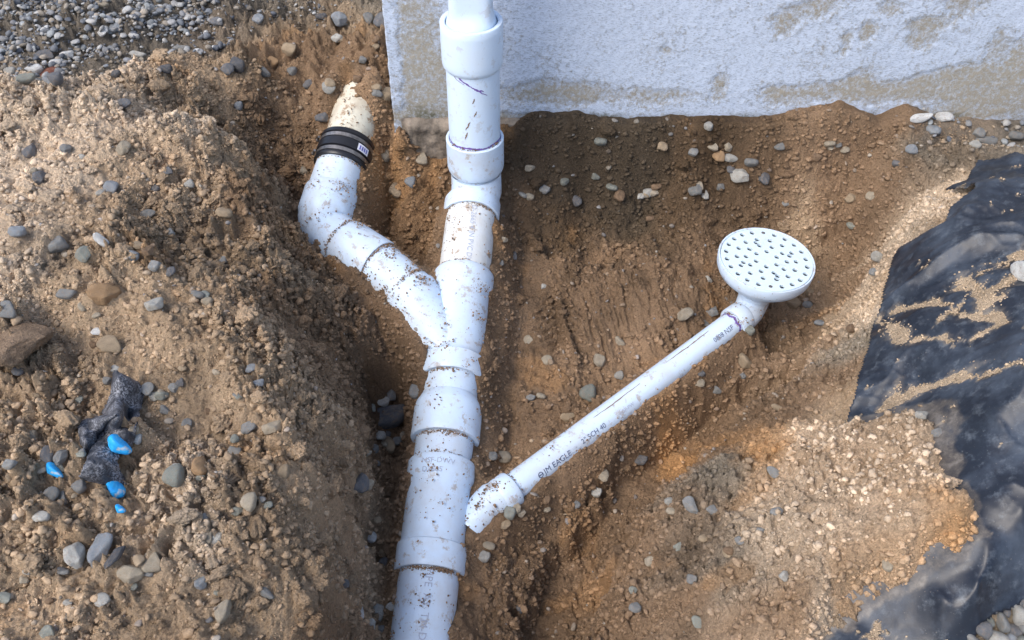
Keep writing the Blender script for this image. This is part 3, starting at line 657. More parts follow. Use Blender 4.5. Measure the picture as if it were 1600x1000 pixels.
# lower wye fitting
q0, q1, q2, q3 = s_at(704, .067), s_at(738, .066), s_at(838, .066), s_at(881, .067)
low = part('wye_fitting', mp, [(q0+.02, PR+.001), (q0+.002, PR+.002), (q0, PR+.004), (q0+.002, .0655), (q0+.005, .067), (q1-.008, .0668), (q1, .0635), (q1+.012, .0620), (q2-.01, .0615), (q2-.001, .0625), (q2+.002, .067), (q3-.003, .067), (q3, .0655), (q3, PR+.002), (q3-.02, PR+.0008)], M['pvc'], rootA, 64)
PIPESURF.append((mp, q0, q3, .0665, .8))
text_on('moulded_mark', 'NSF-DWV', .014, mp, q0+.014, bsign*-.15, .0668, M['ink_pale'], low, 1, bsign) if False else None
def text_across(name, txt, size, path, s0, ang0, r, mat, parent):
    """text that reads around the pipe (letters upright towards the far end)"""
    cu = bpy.data.curves.new('t', 'FONT'); cu.body = txt; cu.size = size; cu.resolution_u = 2; cu.align_x = 'CENTER'
    to = bpy.data.objects.new('t', cu); C.objects.link(to); dg = bpy.context.evaluated_depsgraph_get()
    me = to.evaluated_get(dg).to_mesh(); V = [v.co.copy() for v in me.vertices]; Fc = [tuple(p.vertices) for p in me.polygons]
    to.evaluated_get(dg).to_mesh_clear(); bpy.data.objects.remove(to); bpy.data.curves.remove(cu)
    out = []
    for v in V:
        p, n, b = path(s0-v.y); a = ang0+bsign*v.x/r; out.append(p+(n*math.cos(a)+b*math.sin(a))*(r+.0007))
    return sub(meshobj(name, [tuple(v) for v in out], Fc, mat, None, smooth=False), parent)
text_across('moulded_mark', 'NSF-DWV', .015, mp, q0+.024, bsign*.0, .067, M['ink_pale'], low)
text_across('moulded_mark', 'D2665', .015, mp, q0+.042, bsign*-.15, .067, M['ink_pale'], low)
s5 = s_at(881, PR)
p4 = part('pipe', mp, [(s5-.02, PR), (S_END, PR)], M['pvc'], rootA); PIPESURF.append((mp, s5, s5+.22, PR, 1.8))
text_on('pipe_print', 'PIPE  AS  TM-D2665', .020, mp, s5+.006, bsign*.02, PR, M['ink_pale'], p4, 1, bsign)
# small side inlet collar of the lower wye
side = axpt((q1+q2)/2+.01); elowend = W(741, 806, 1.555)
sdir = (elowend-side); sp_ = linepath(side, sdir); sL = sdir.length
sub(part('wye_branch', sp_, [(.03, .036), (sL*.6, .036)], M['pvc'], None, 40), low)
# ---- left branch (same glued line)
b12 = linepath(bp[1], bp[2]-bp[1]); L12 = (bp[2]-bp[1]).length
part('pipe', b12, [(-.02, PR), (L12+.02, PR)], M['pvc'], rootA); PIPESURF.append((b12, 0, L12, PR, 6.0))
epts = [bp[2], bp[3], W(525, 374, 1.382), bp[4]+Vector((.004, .0, 0)), W(508, 333, 1.352), bp[5]]
e2, e2L = curvepath(epts)
LA = (bp[3]-bp[2]).length
elb2 = part('elbow', e2, [(LA*.2, PR+.001), (LA*.9, .0585), (e2L*.55, .0595), (e2L-.02, .0595)], M['pvc'], rootA)
h1 = linepath(bp[2], W(525, 374, 1.382)-bp[2]); hL = (W(525, 374, 1.382)-bp[2]).length
sub(part('elbow_hub', h1, [(.022, PR), (.002, PR+.001), (.0, PR+.002), (0, .0610), (.003, .0628), (hL*.72, .0628), (hL*.76, .0615), (hL*.82, .060)], M['pvc'], None, 56), elb2)
h2d = (bp[6]-bp[5]); h2a = W(507, 338, 1.357); h2 = linepath(h2a, bp[5]-h2a); hL2 = (bp[5]-h2a).length
sub(part('elbow_hub', h2, [(-.008, .0590), (.0, .0615), (.004, .063), (hL2-.003, .063), (hL2, .0615), (hL2, PR+.002), (hL2-.02, PR)], M['pvc'], None, 56), elb2)
PIPESURF.append((e2, 0, e2L, .063, 2.6))
b56 = linepath(bp[5], bp[6]-bp[5]); L56 = (bp[6]-bp[5]).length
part('pipe', b56, [(-.02, PR), (L56*.93, PR)], M['pvc'], rootA); PIPESURF.append((b56, 0, L56*.5, PR, .4))
# ---- old cream pipe
rootO = empty('old_drain_pipe', tuple(bp[6])); tag(rootO, 'cream aged drain pipe stub coming out of the soil behind the black rubber coupling', 'drain pipe')
b67 = linepath(bp[6], bp[7]-bp[6]); L67 = (bp[7]-bp[6]).length
part('pipe', b67, [(L56*.1, PR-.001), (L67*1.5, PR-.001)], M['cream'], rootO); PIPESURF.append((b67, L67*.3, L67, PR, 2.4))
# ---- rubber coupling
rootR = empty('rubber_coupling', tuple(bp[6])); tag(rootR, 'black rubber coupling with two steel band clamps joining white and cream pipes', 'pipe coupling')
dR = (bp[7]-bp[5]); rp = linepath(bp[6], dR)
part('sleeve', rp, [(-.036, PR+.0005), (-.036, .0635), (-.034, .0648), (-.028, .0648), (-.026, .0625), (-.012, .0625), (-.010, .0660), (.010, .0660), (.012, .0625), (.026, .0625), (.028, .0648), (.036, .0648), (.038, .0635), (.038, PR)], M['rubber'], rootR, 64)
for s in (-.019, .019):
    cl = part('clamp', rp, [(s-.0045, .0626), (s-.0045, .0642), (s+.0045, .0642), (s+.0045, .0626)], M['steel'], rootR, 64)
    p, n, b = rp(s); a = -1.1*(-1 if rp(0)[2].x > 0 else 1)*-1
    d = n*math.cos(a)+b*math.sin(a); t = -n*math.sin(a)+b*math.cos(a)
    sc_ = linepath(p+d*.069-t*.012, t); sub(part('screw', sc_, [(0, .0001), (0, .0042), (.005, .0042), (.005, .0030), (.02, .0030), (.02, .0001)], M['steel'], None, 12), cl)
# printed tag on the sleeve
def tagpatch(s0, s1, aa, ab, r, mat, parent, name):
    V = []; Fc = []; N_ = 8
    for i in range(N_+1):
        a = aa+(ab-aa)*i/N_
        for s in (s0, s1):
            p, n, b = rp(s); V.append(p+(n*math.cos(a)+b*math.sin(a))*r)
    for i in range(N_): Fc.append((2*i, 2*i+1, 2*i+3, 2*i+2))
    return meshobj(name, [tuple(v) for v in V], Fc, mat, parent)
rs_ = 1 if rp(0)[2].x > 0 else -1
tg = tagpatch(-.009, .009, rs_*.75, rs_*1.25, .0667, M['tagw'], rootR, 'printed_tag')
for q in (.82, .92, 1.02, 1.12):
    o = tagpatch(-.006, .005, rs_*q, rs_*(q+.05), .0671, M['ink_blue'], None, 'tag_print'); sub(o, tg)
# ------------------------------------------------------------------ floor drain and its pipe
DC = W(1198, 405, 1.335); drr = .104
rootD = empty('floor_drain', tuple(DC)); tag(rootD, 'round white floor drain with perforated grate on a thin white pipe rising from the soil', 'floor drain')
dn = Vector((.055, -.03, 1)).normalized(); dp = linepath(DC, -dn)      # s grows downward
bowl = part('drain_body', dp, [(.010, drr*.955), (.0, drr*.955), (-.001, drr*.965), (-.001, drr*.99), (.002, drr*1.0), (.022, drr*.985), (.026, drr*.965), (.034, drr*.93), (.048, drr*.80), (.062, drr*.60), (.066, drr*.52), (.082, drr*.47), (.09, .040), (.105, .0375)], M['pvc'], rootD, 96)
sub(part('drain_inside', dp, [(.011, drr*.955), (.030, drr*.88), (.055, drr*.5), (.075, .03)], M['inner'], None, 64), bowl)
sub(part('drain_throat', dp, [(.075, .0305), (.0751, .0001)], M['inner'], None, 64), bowl)
# grate with real holes
def grate():
    cu = bpy.data.curves.new('t', 'CURVE'); cu.dimensions = '2D'; cu.fill_mode = 'BOTH'; cu.extrude = .0022; cu.bevel_depth = .0006; cu.resolution_u = 12
    def circ(x, y, r, k=12):
        s = cu.splines.new('POLY'); s.points.add(k-1); s.use_cyclic_u = True
        for i in range(k): a = 2*math.pi*i/k; s.points[i].co = (x+r*math.cos(a), y+r*math.sin(a), 0, 1)
    circ(0, 0, drr*.94, 120); screws = []
    off = .12; Rq = dn.to_track_quat('Z', 'Y').to_matrix(); H22 = [(Rq@Vector((math.cos(2*math.pi*i/22+.12), math.sin(2*math.pi*i/22+.12), 0))).y for i in range(22)]
    iS = (H22.index(max(H22)), H22.index(min(H22)))
    for rr, nn, o in ((.83, 22, off), (.61, 14, .2), (.42, 10, .05), (.24, 6, .3), (.52, 4, .75)):
        for i in range(nn):
            a = 2*math.pi*i/nn+o; x, y = rr*drr*math.cos(a), rr*drr*math.sin(a)
            if nn == 22 and i in iS: screws.append((x, y)); continue
            circ(x, y, .0062)
    to = bpy.data.objects.new('t', cu); C.objects.link(to); dg = bpy.context.evaluated_depsgraph_get()
    me = to.evaluated_get(dg).to_mesh(); V = [v.co.copy() for v in me.vertices]; Fc = [tuple(p.vertices) for p in me.polygons]
    to.evaluated_get(dg).to_mesh_clear(); bpy.data.objects.remove(to); bpy.data.curves.remove(cu)
    q = dn.to_track_quat('Z', 'Y'); Rm = q.to_matrix()
    o = meshobj('grate', [tuple(Rm@v+DC-dn*.002) for v in V], Fc, M['grate'], rootD, smooth=False)
    for x, y in screws:
        c = Rm@Vector((x, y, 0))+DC+dn*.0012; sub(part('screw', linepath(c, -dn), [(-.0006, .0001), (-.0006, .0030), (0, .0042), (.001, .0044)], M['steel'], None, 14), o)
grate()
cdir = (cp1-cp0).normalized(); cpth = linepath(cp0, cdir); cL = (cp1-cp0).length
cr = .0286
pc = part('pipe', cpth, [(-.012, cr), (cL+.01, cr)], M['pvc'], rootD); PIPESURF.append((cpth, 0, cL, cr, .35))
n0, b0 = cpth(0)[1:]; bs = 1 if b0.x > 0 else -1
# which sign of angle faces the camera (lower right side in the picture)
cs_ = 1 if b0.y < 0 else -1
def camang(s_):
    p, n, b = cpth(s_); c = camo.location-p; return math.atan2(c.dot(b), c.dot(n))
def ctext(txt, size, s_, off, mat): return text_on('pipe_print', txt, size, cpth, cL-s_, camang(cL-s_)+cs_*off, cr, mat, pc, -1, -cs_)
ctext('JM EAGLE', .0165, .066, .62, M['ink'])
ctext('PVC 1120', .0060, .128, .42, M['ink_pale']); ctext('ASTM D1785', .0060, .128, .66, M['ink_pale'])
ctext('2" SCH 40', .0150, .166, .50, M['ink'])
ctext('NSF-PW', .0110, .27, .45, M['ink_pale']); ctext('0808 NSF', .0150, cL-.085, .35, M['ink'])
# round maker's mark before the words
def ringmark(s, ang, ro, ri):
    V = []; Fc = []; k = 24
    for i in range(k):
        a = 2*math.pi*i/k
        for r in (ri, ro):
            p, n, b = cpth(s+r*math.cos(a)); an = ang+r*math.sin(a)/cr; V.append(p+(n*math.cos(an)+b*math.sin(an))*(cr+.0006))
    for i in range(k): j = (i+1) % k; Fc.append((2*i, 2*i+1, 2*j+1, 2*j))
    sub(meshobj('pipe_print', [tuple(v) for v in V], Fc, M['ink'], None), pc)
am = camang(cL-.056)+cs_*.44
ringmark(cL-.057, am, .0060, .0043)
ribbon_on('pipe_print', [(cL-.062, am, .0011), (cL-.052, am, .0011)], cpth, cr, M['ink'], pc)
# primer at the upper joint
ribbon_on('primer_ring', [(.010+.002*math.sin(k*1.3), -1.5+k*.15, .0028) for k in range(21)], cpth, cr, M['primer'], pc, .0008)
# upper elbow
dbot = dp(.103)[0]
ue, ueL = curvepath([dbot, dp(.118)[0], cp0-cdir*.045, cp0-cdir*.02, cp0])
uel = part('elbow', ue, [(0, .036), (ueL*.5, .0335), (ueL-.02, .034)], M['pvc'], rootD, 40)
sub(part('elbow_hub', cpth, [(-.032, .0335), (-.028, .0358), (.0, .0362), (.003, .035), (.003, cr+.001), (-.01, cr)], M['pvc'], None, 40), uel)
PIPESURF.append((ue, ueL*.4, ueL, .0355, 2.2))
# lower elbow
lend = W(735, 822, 1.575); le, leL = curvepath([cp1, cp1+cdir*.022, W(766, 783, 1.545), lend])
lel = part('elbow', le, [(.01, .0345), (leL*.4, .0335), (leL, .0335)], M['pvc'], rootD, 40)
sub(part('elbow_hub', cpth, [(cL-.012+.01, cr), (cL-.003, cr+.001), (cL-.003, .0352), (cL, .0368), (cL+.028, .0368), (cL+.033, .034)], M['pvc'], None, 40), lel)
PIPESURF.append((le, 0, leL, .0345, 7.0))
for k in range(2):
    ribbon_on('soil_smear', [(cL*.12+k*.21, cs_*(-.2+.12*k), .0008), (cL*.12+.07+k*.21, cs_*(-.15+.12*k), .0012), (cL*.12+.13+k*.21, cs_*(-.18+.1*k), .0005)], cpth, cr, M['dirtmark'], pc, .0006)

# ------------------------------------------------------------------ crumbs, pebbles, gravel (masses)
def ico(sub_):
    bm = bmesh.new(); bmesh.ops.create_icosphere(bm, subdivisions=sub_, radius=1); V = np.array([v.co[:] for v in bm.verts]); Fc = np.array([[v.index for v in f.verts] for f in bm.faces]); bm.free(); return V, Fc
def rockshape(V, seed, planes=11, soft=10, lo=.62, hi=1.0):
    r = np.random.default_rng(seed); n = r.normal(size=(planes, 3)); n /= np.linalg.norm(n, axis=1)[:, None]; d = r.uniform(lo, hi, planes)
    U = V/np.linalg.norm(V, axis=1)[:, None]; q = np.clip(U@n.T, 0, None)/d
    inv = ((q**soft).sum(1)+.9**soft)**(1/soft); return U/inv[:, None]
FLAT = False
def scatter(name, x, y, z, size, flat, cols, mat, sub_=1, soft=9, nvar=10, kind='stuff', smooth=True, normal_tilt=None):
    B, Fb = ico(sub_); nv, nf = len(B), len(Fb); N = len(x)
    base = np.stack([rockshape(B, 100+k, 9 if sub_ == 1 else 12, soft) for k in range(nvar)])
    if not smooth: base = base*(1+np.random.default_rng(3).uniform(-.34, .18, (nvar, nv)))[..., None]
    vi = rng.integers(0, nvar, N); P = base[vi]                             # N,nv,3
    sc_ = np.stack([size*rng.uniform(.75, 1.3, N), size*rng.uniform(.7, 1.1, N), size*flat], 1)*.5
    P = P*sc_[:, None, :]
    # random tilt and yaw
    a = rng.uniform(0, 2*math.pi, N); t = rng.normal(0, .45, N); ca, sa, ct, st = np.cos(a), np.sin(a), np.cos(t), np.sin(t)
    X, Y, Z = P[..., 0].copy(), P[..., 1].copy(), P[..., 2].copy()
    Y2 = Y*ct[:, None]-Z*st[:, None]; Z2 = Y*st[:, None]+Z*ct[:, None]
    X3 = X*ca[:, None]-Y2*sa[:, None]; Y3 = X*sa[:, None]+Y2*ca[:, None]
    V = np.stack([X3+x[:, None], Y3+y[:, None], Z2+z[:, None]], -1).reshape(-1, 3)
    Fc = (Fb[None]+(np.arange(N)*nv)[:, None, None]).reshape(-1, 3)
    col = np.repeat(cols, nv, 0)
    o = meshobj(name, V, Fc, mat, col=col, smooth=smooth); o['kind'] = kind; return o
def inview(x, y, m=.0):
    z = samp(x, y); h = CAMZ-z; d = y*CS+h*SN; px = 800+F*x/d; py = 500+F*(h*CS-y*SN)/d
    return (px > -260-m) & (px < 1860+m) & (py > -160) & (py < 1180)
def blocked(x, y):   # inside the wall
    return (y > WALLY-.012) & (x > -.29)
# soil crumbs
_gy, _gx = np.gradient(GZ, gy, gx); SLOPE = np.sqrt(1+_gx**2+_gy**2)
def crumb_points(N, seed):
    r = np.random.default_rng(seed); x = r.uniform(-1.6, 1.5, N); y = r.uniform(.56, 2.7, N)
    k = inview(x, y) & ~blocked(x, y); x, y = x[k], y[k]
    smooth = sstep(-.15, .45, fbm(x, y, .33, 3, 8)); cl = sstep(-.5, .5, fbm(x, y, .07, 3, 91))
    bank = sstep(-.28, -.42, x); c2_ = sstep(-.25, .35, fbm(x, y, .17, 3, 92)); dens = (.04+.96*cl)*(.08+.92*c2_)*(.5+.3*bank)*(1-.88*smooth)
    f = samp(x, y, FLM); md = samp(x, y, MDN); dens = np.where((f < .0) & (md > 0), 0, dens)
    edge = np.exp(-((md+.008)/.02)**2)*(x > .5); dens = np.maximum(dens, edge*.9)
    mdi = sstep(0, -.05, md)*(x > .42)*(y < 1.5); dens = dens*(1-.75*mdi)
    k = r.uniform(0, 1, len(x)) < dens*np.clip(samp(x, y, SLOPE), 1, 4)/2.0; return x[k], y[k], r
def crumbcol(x, y, r):
    c = soil_col(x, y)*r.uniform(.58, 1.0, len(x))[:, None]; k = r.uniform(0, 1, len(x)); c = np.where((k > .985)[:, None], np.array((.38, .33, .27))*r.uniform(.5, 1.0, len(x))[:, None], c); return c
x, y, r = crumb_points(760000, 1)
s = .0024+.0045*r.uniform(0, 1, len(x))**2.4; scatter('soil_crumbs', x, y, samp(x, y)+s*.22, s, r.uniform(.6, .9, len(x)), crumbcol(x, y, r), M['crumb'], 1 if False else 1, smooth=False, nvar=14) if False else None
B0 = None
def scatter_small(name, x, y, z, s, flat, cols):
    # 12-vertex crumbs
    B, Fb = ico(1)
    bm = bmesh.new(); bmesh.ops.create_icosphere(bm, subdivisions=1, radius=1); bm.free()
    return scatter(name, x, y, z, s, flat, cols, M['crumb'], 1, smooth=False)
print('crumbs', len(x))
scatter_small('soil_crumbs', x, y, samp(x, y)+s*.2, s, r.uniform(.6, .95, len(x)), crumbcol(x, y, r))
x, y, r = crumb_points(46000, 2)
s = .005+.013*r.uniform(0, 1, len(x))**3.2; print('clods', len(x))
scatter('soil_clods', x, y, samp(x, y)+s*.02, s, r.uniform(.5, .9, len(x)), crumbcol(x, y, r), M['crumb'], 2, 22, nvar=24, smooth=False)
KEEPPX = [(190, 610, 42), (180, 655, 48), (170, 700, 44), (165, 735, 48), (190, 712, 30), (87, 741, 26), (184, 773, 30), (190, 801, 14), (118, 873, 30), (160, 868, 30), (205, 903, 28), (240, 882, 28), (163, 466, 34), (275, 748, 24), (313, 738, 22), (28, 545, 66),
          (30, 367, 18), (160, 379, 20), (93, 386, 18), (134, 402, 18), (175, 296, 16), (243, 482, 20), (353, 342, 18), (216, 690, 14), (445, 743, 16), (388, 671, 18), (427, 673, 20), (393, 581, 14), (403, 604, 14), (608, 656, 40), (606, 697, 20), (920, 620, 20), (797, 803, 14), (1157, 280, 20)]
KP = [(hit(a, b)[0], c) for a, b, c in KEEPPX]
def keepclear(x, y, m=1.0):
    k = np.ones(len(x), bool)
    for P, c in KP: rr_ = c/F*1.75*m; k &= ((x-P.x)**2+((y-P.y)*.75)**2) > rr_*rr_
    return k
PIPEKEEP = [(axpt(s_at(318, PR)), axpt(S_END), .075), (bp[0], bp[1], .07), (bp[1], bp[3], .075), (bp[3], bp[4], .075), (bp[4], bp[5], .075), (bp[5], bp[7], .075), (cp1, cp0, .045), (cp1, lend, .045), (Vector((DC.x, DC.y, 0)), cp0, .06)]
# rubble: broken clods on the steep faces and on the loose heaps
RUB = [([(1385, 300), (1440, 280), (1505, 300), (1500, 345), (1462, 372), (1400, 378), (1365, 350)], 1.22), ([(785, 320), (850, 300), (890, 350), (850, 390), (790, 380)], 1.45), ([(180, 190), (330, 190), (430, 330), (420, 430), (330, 420), (260, 300)], 1.13),
       ([(790, 190), (1250, 190), (1300, 300), (1200, 320), (800, 330)], 1.33), ([(500, 560), (570, 600), (580, 900), (540, 1000), (480, 990), (490, 720)], 1.36), ([(560, 410), (700, 430), (660, 560), (560, 520)], 1.46), ([(1340, 560), (1290, 620), (1150, 700), (1060, 720), (1200, 640), (1300, 540)], 1.42),
       ([(880, 560), (1150, 520), (1180, 620), (1010, 680), (900, 780), (800, 800), (830, 740)], 1.55), ([(0, 290), (120, 250), (160, 400), (60, 520), (0, 500)], 1.1), ([(250, 420), (450, 420), (520, 600), (380, 640), (300, 560)], 1.15)]
r = np.random.default_rng(31); x = r.uniform(-1.5, 1.4, 260000); y = r.uniform(.6, 2.2, 260000); dn2 = np.zeros(len(x))
for L, h in RUB: dn2 = np.maximum(dn2, 1-sstep(-.05, .04, sdpoly([W(a, b, h)[:2] for a, b in L], x, y)+.04*fbm(x, y, .09, 3, 33)))
dn2 = dn2*(.15+.85*sstep(-.2, .4, fbm(x, y, .06, 3, 34)))*.30; dn2 = np.maximum(dn2, (np.clip(samp(x, y, SLOPE), 1, 3.5)-1.25)*.34)
f = samp(x, y, FLM); k = (r.uniform(0, 1, len(x)) < dn2) & inview(x, y) & ~blocked(x, y) & ~((f < 0) & (samp(x, y, MDN) > 0)) & keepclear(x, y, .9); x, y = x[k], y[k]
s = .004+.013*r.uniform(0, 1, len(x))**2.6; print('rubble', len(x))
scatter('soil_rubble', x, y, samp(x, y)+s*.05, s, r.uniform(.5, .9, len(x)), soil_col(x, y)*r.uniform(.62, .98, len(x))[:, None], M['crumb'], 2, 22, nvar=24, smooth=False)
# big broken lumps of the same earth, half sunk
r = np.random.default_rng(32); x = r.uniform(-1.5, 1.4, 16000); y = r.uniform(.6, 2.2, 16000); dn2 = np.full(len(x), .02)
for L, h in RUB: dn2 = np.maximum(dn2, .17*(1-sstep(-.05, .03, sdpoly([W(a, b, h)[:2] for a, b in L], x, y))))
dn2 = dn2*sstep(-.4, .4, fbm(x, y, .12, 3, 35)); dn2 = np.maximum(dn2, .07*sstep(-.25, -.4, x)*sstep(-.1, .4, fbm(x, y, .2, 3, 36))*(y < 1.8)); mdv = samp(x, y, MDN)
dn2 = np.maximum(dn2, (np.clip(samp(x, y, SLOPE), 1, 3)-1.3)*.30*sstep(-.15, -.2, x))
dn2 = np.where(mdv < -.03, dn2*.05, dn2); rim = np.exp(-((mdv+.012)/.012)**2)*(x > .45)*(samp(x, y, FLM) < 0); dn2 = np.maximum(dn2, .30*rim)
k = (r.uniform(0, 1, len(x)) < dn2) & inview(x, y) & ~blocked(x, y) & ~((samp(x, y, FLM) < 0) & (mdv > -.003)); x, y = x[k], y[k]; k = keepclear(x, y, 1.25); x, y = x[k], y[k]
for P0, P1, R0 in PIPEKEEP:
    a = np.array(P0[:2]); e = np.array(P1[:2])-a; t = np.clip(((x-a[0])*e[0]+(y-a[1])*e[1])/(e@e), 0, 1); k = np.hypot(x-a[0]-e[0]*t, y-a[1]-e[1]*t) > R0; x, y = x[k], y[k]
s = .016+.026*r.uniform(0, 1, len(x))**2.2; print('lumps', len(x))
B4, F4 = ico(4); nv = len(B4); LV = []
for kk in range(14):
    q = rockshape(B4, 500+kk, 12, 12, .6, 1.0); nn = fbm(q[:, 0]*1.0+q[:, 2]*.7+kk*3, q[:, 1]*1.0-q[:, 2]*.6, .45, 5, 120+kk, .65); LV.append(q*(1+.30*nn)[:, None])
LV = np.stack(LV); vi = r.integers(0, 14, len(x)); P = LV[vi]*np.stack([s*r.uniform(.7, 1.2, len(x)), s*r.uniform(.6, 1.0, len(x)), s*r.uniform(.4, .75, len(x))], 1)[:, None, :]*.5
a = r.uniform(0, 6.28, len(x)); X3 = P[..., 0]*np.cos(a)[:, None]-P[..., 1]*np.sin(a)[:, None]; Y3 = P[..., 0]*np.sin(a)[:, None]+P[..., 1]*np.cos(a)[:, None]
V = np.stack([X3+x[:, None], Y3+y[:, None], P[..., 2]+(samp(x, y)+.0)[:, None]], -1).reshape(-1, 3); Fc = (F4[None]+(np.arange(len(x))*nv)[:, None, None]).reshape(-1, 3)
o = meshobj('soil_lumps', V, Fc, M['soil'], col=np.repeat(soil_col(x, y)*r.uniform(.9, 1.12, len(x))[:, None], nv, 0)); o['kind'] = 'stuff'
# small stones in the soil
GREYS = np.array([(.30, .29, .27), (.22, .22, .215), (.36, .33, .28), (.27, .28, .29), (.40, .37, .32), (.33, .26, .19), (.17, .175, .185), (.36, .29, .21), (.31, .32, .33), (.24, .22, .19)])
r = np.random.default_rng(5); x = r.uniform(-1.6, 1.5, 8500); y = r.uniform(.56, 2.7, 8500); cl = fbm(x, y, .2, 3, 95)
f = samp(x, y, FLM); md = samp(x, y, MDN); k = inview(x, y) & ~blocked(x, y) & (cl > r.uniform(-1, .9, len(x))) & ~((f < 0.01) & (md > -.02)) & ((md > 0) | (cl > .5)); x, y = x[k], y[k]
s = .005+.011*r.uniform(0, 1, len(x))**2.6; print('pebbles', len(x))
cc = GREYS[r.integers(0, 10, len(x))]*r.uniform(.7, 1.15, len(x))[:, None]; dirt = r.uniform(.2, .85, len(x))[:, None]; cc = cc*(1-dirt)+soil_col(x, y)*.95*dirt
scatter('small_pebbles', x, y, samp(x, y)+s*.12, s, r.uniform(.45, .8, len(x)), cc, M['gravel'], 2, 16)
# gravel
def gravel(name, poly, box, N, smin, smax, seed, layers=.010):
    r = np.random.default_rng(seed); x = r.uniform(box[0], box[1], N); y = r.uniform(box[2], box[3], N)
    sd = sdpoly(poly, x, y)+.05*fbm(x, y, .12, 3, 5); k = (r.uniform(0, 1, N) < (1-sstep(-.30, .05, sd))**1.3*(.35+.65*sstep(-.3, .3, fbm(x, y, .18, 3, 55)))+.0) & inview(x, y) & ~blocked(x, y); x, y = x[k], y[k]
    f = samp(x, y, FLM); k = f > -.01; x, y = x[k], y[k]
    s = smin+(smax-smin)*r.uniform(0, 1, len(x))**2.4
    cc = np.array([(.235, .24, .25), (.165, .175, .19), (.30, .30, .30), (.20, .215, .235), (.38, .37, .35), (.28, .25, .21), (.12, .13, .15), (.27, .285, .29), (.33, .29, .24), (.45, .45, .44)])[r.integers(0, 10, len(x))]*r.uniform(.7, 1.12, len(x))[:, None]
    print(name, len(x))
    return scatter(name, x, y, samp(x, y)+s*.15+r.uniform(0, layers, len(x)), s, r.uniform(.45, .75, len(x)), cc, M['gravel'], 2, 6)
gravel('gravel', grav_tl, (-1.62, -.25, 1.85, 2.74), 20000, .006, .028, 21)
gravel('gravel', wp([(380, 50), (450, 30), (520, 28), (606, 30), (606, -40), (600, -90), (380, -90)], 1.2), (-1.0, -.285, 2.0, 2.6), 9000, .004, .015, 23)
gravel('gravel', grav_tr, (.8, 1.5, 1.72, 2.0), 2600, .006, .024, 22)
# crumbs lying on the pipes
xs, ys, zs, ss = [], [], [], []
rr = np.random.default_rng(77)
for path, a, b, rad, dn_ in PIPESURF:
    L = b-a; N = int(L*rad*3*9000*dn_*.42)
    cx = [rr.uniform(a, b) for _ in range(5)]; ca_ = [rr.normal(0, .5) for _ in range(5)]
    for i in range(N):
        lift = 0
        if rr.uniform() < .75: j = rr.integers(0, 5); s = cx[j]+rr.normal(0, .009); an = ca_[j]+rr.normal(0, .15); lift = rr.uniform(0, .003)
        else: s = rr.uniform(a, b); an = rr.normal(0, .62)
        if rr.uniform() < .3: an = (1 if rr.uniform() < .5 else -1)*rr.uniform(.8, 1.35)
        if s < a or s > b or abs(an) > 1.4: continue
        p, n, bb = path(s); q = p+(n*math.cos(an)+bb*math.sin(an))*(rad+.0004+lift); xs.append(q.x); ys.append(q.y); zs.append(q.z); ss.append(.0014+.0052*rr.uniform()**3)
# soil collected at the socket mouths
for path, s_, rad, cnt in ((mp, sB1+.003, PR, 220), (mp, w0-.003, PR, 260), (mp, w3+.003, PR, 200), (mp, k1+.003, PR, 420), (mp, q3+.004, PR, 700), (mp, q0-.003, PR, 120), (b12, .004, PR, 400), (b12, L12-.003, PR, 260), (h1, -.003, PR, 300), (cpth, .006, cr, 90), (cpth, cL-.006, cr, 120), (vp, hub_t+.002, PR, 60), (rp, -.040, PR, 160), (h1, hL*.8, .061, 300)):
    jc = [rr.normal(0, .7) for _ in range(4)]
    for i in range(int(cnt*.42)):
        an = jc[rr.integers(0, 4)]+rr.normal(0, .2) if rr.uniform() < .75 else rr.normal(0, .8); p, n, bb = path(s_+rr.normal(0, .0022)); q = p+(n*math.cos(an)+bb*math.sin(an))*(rad+rr.uniform(0, .003)); xs.append(q.x); ys.append(q.y); zs.append(q.z); ss.append(rr.uniform(.0018, .0045))
xs, ys, zs, ss = map(np.array, (xs, ys, zs, ss)); cc = np.array((.27, .18, .115))*rr.uniform(.6, 1.35, len(xs))[:, None]
scatter('dirt_on_pipes', xs, ys, zs, ss, rr.uniform(.5, .9, len(xs)), cc, M['crumb'], 1, smooth=False)
# sand crumbs in the creases of the sheet
r = np.random.default_rng(9); x = r.uniform(.5, 1.5, 120000); y = r.uniform(.6, 2.0, 120000)
def s2(A, x, y):
    i = np.clip(((x-fx_[0])/FSTEP).astype(int), 0, len(fx_)-1); j = np.clip(((y-fy_[0])/FSTEP).astype(int), 0, len(fy_)-1); return A[j, i]
k = (s2(dS, x, y) > r.uniform(-.9, .9, len(x))*r.uniform(.3, 1, len(x))) & (s2(fs, x, y) < -.01) & (s2(fm, x, y) > -.01); x, y = x[k], y[k]; s = .002+.005*r.uniform(0, 1, len(x))**3
scatter('sand_crumbs', x, y, s2(sandz, x, y)+s*.2, s, r.uniform(.5, .9, len(x)), np.array((.50, .385, .265))*r.uniform(.6, 1.2, len(x))[:, None], M['crumb'], 1, smooth=False)

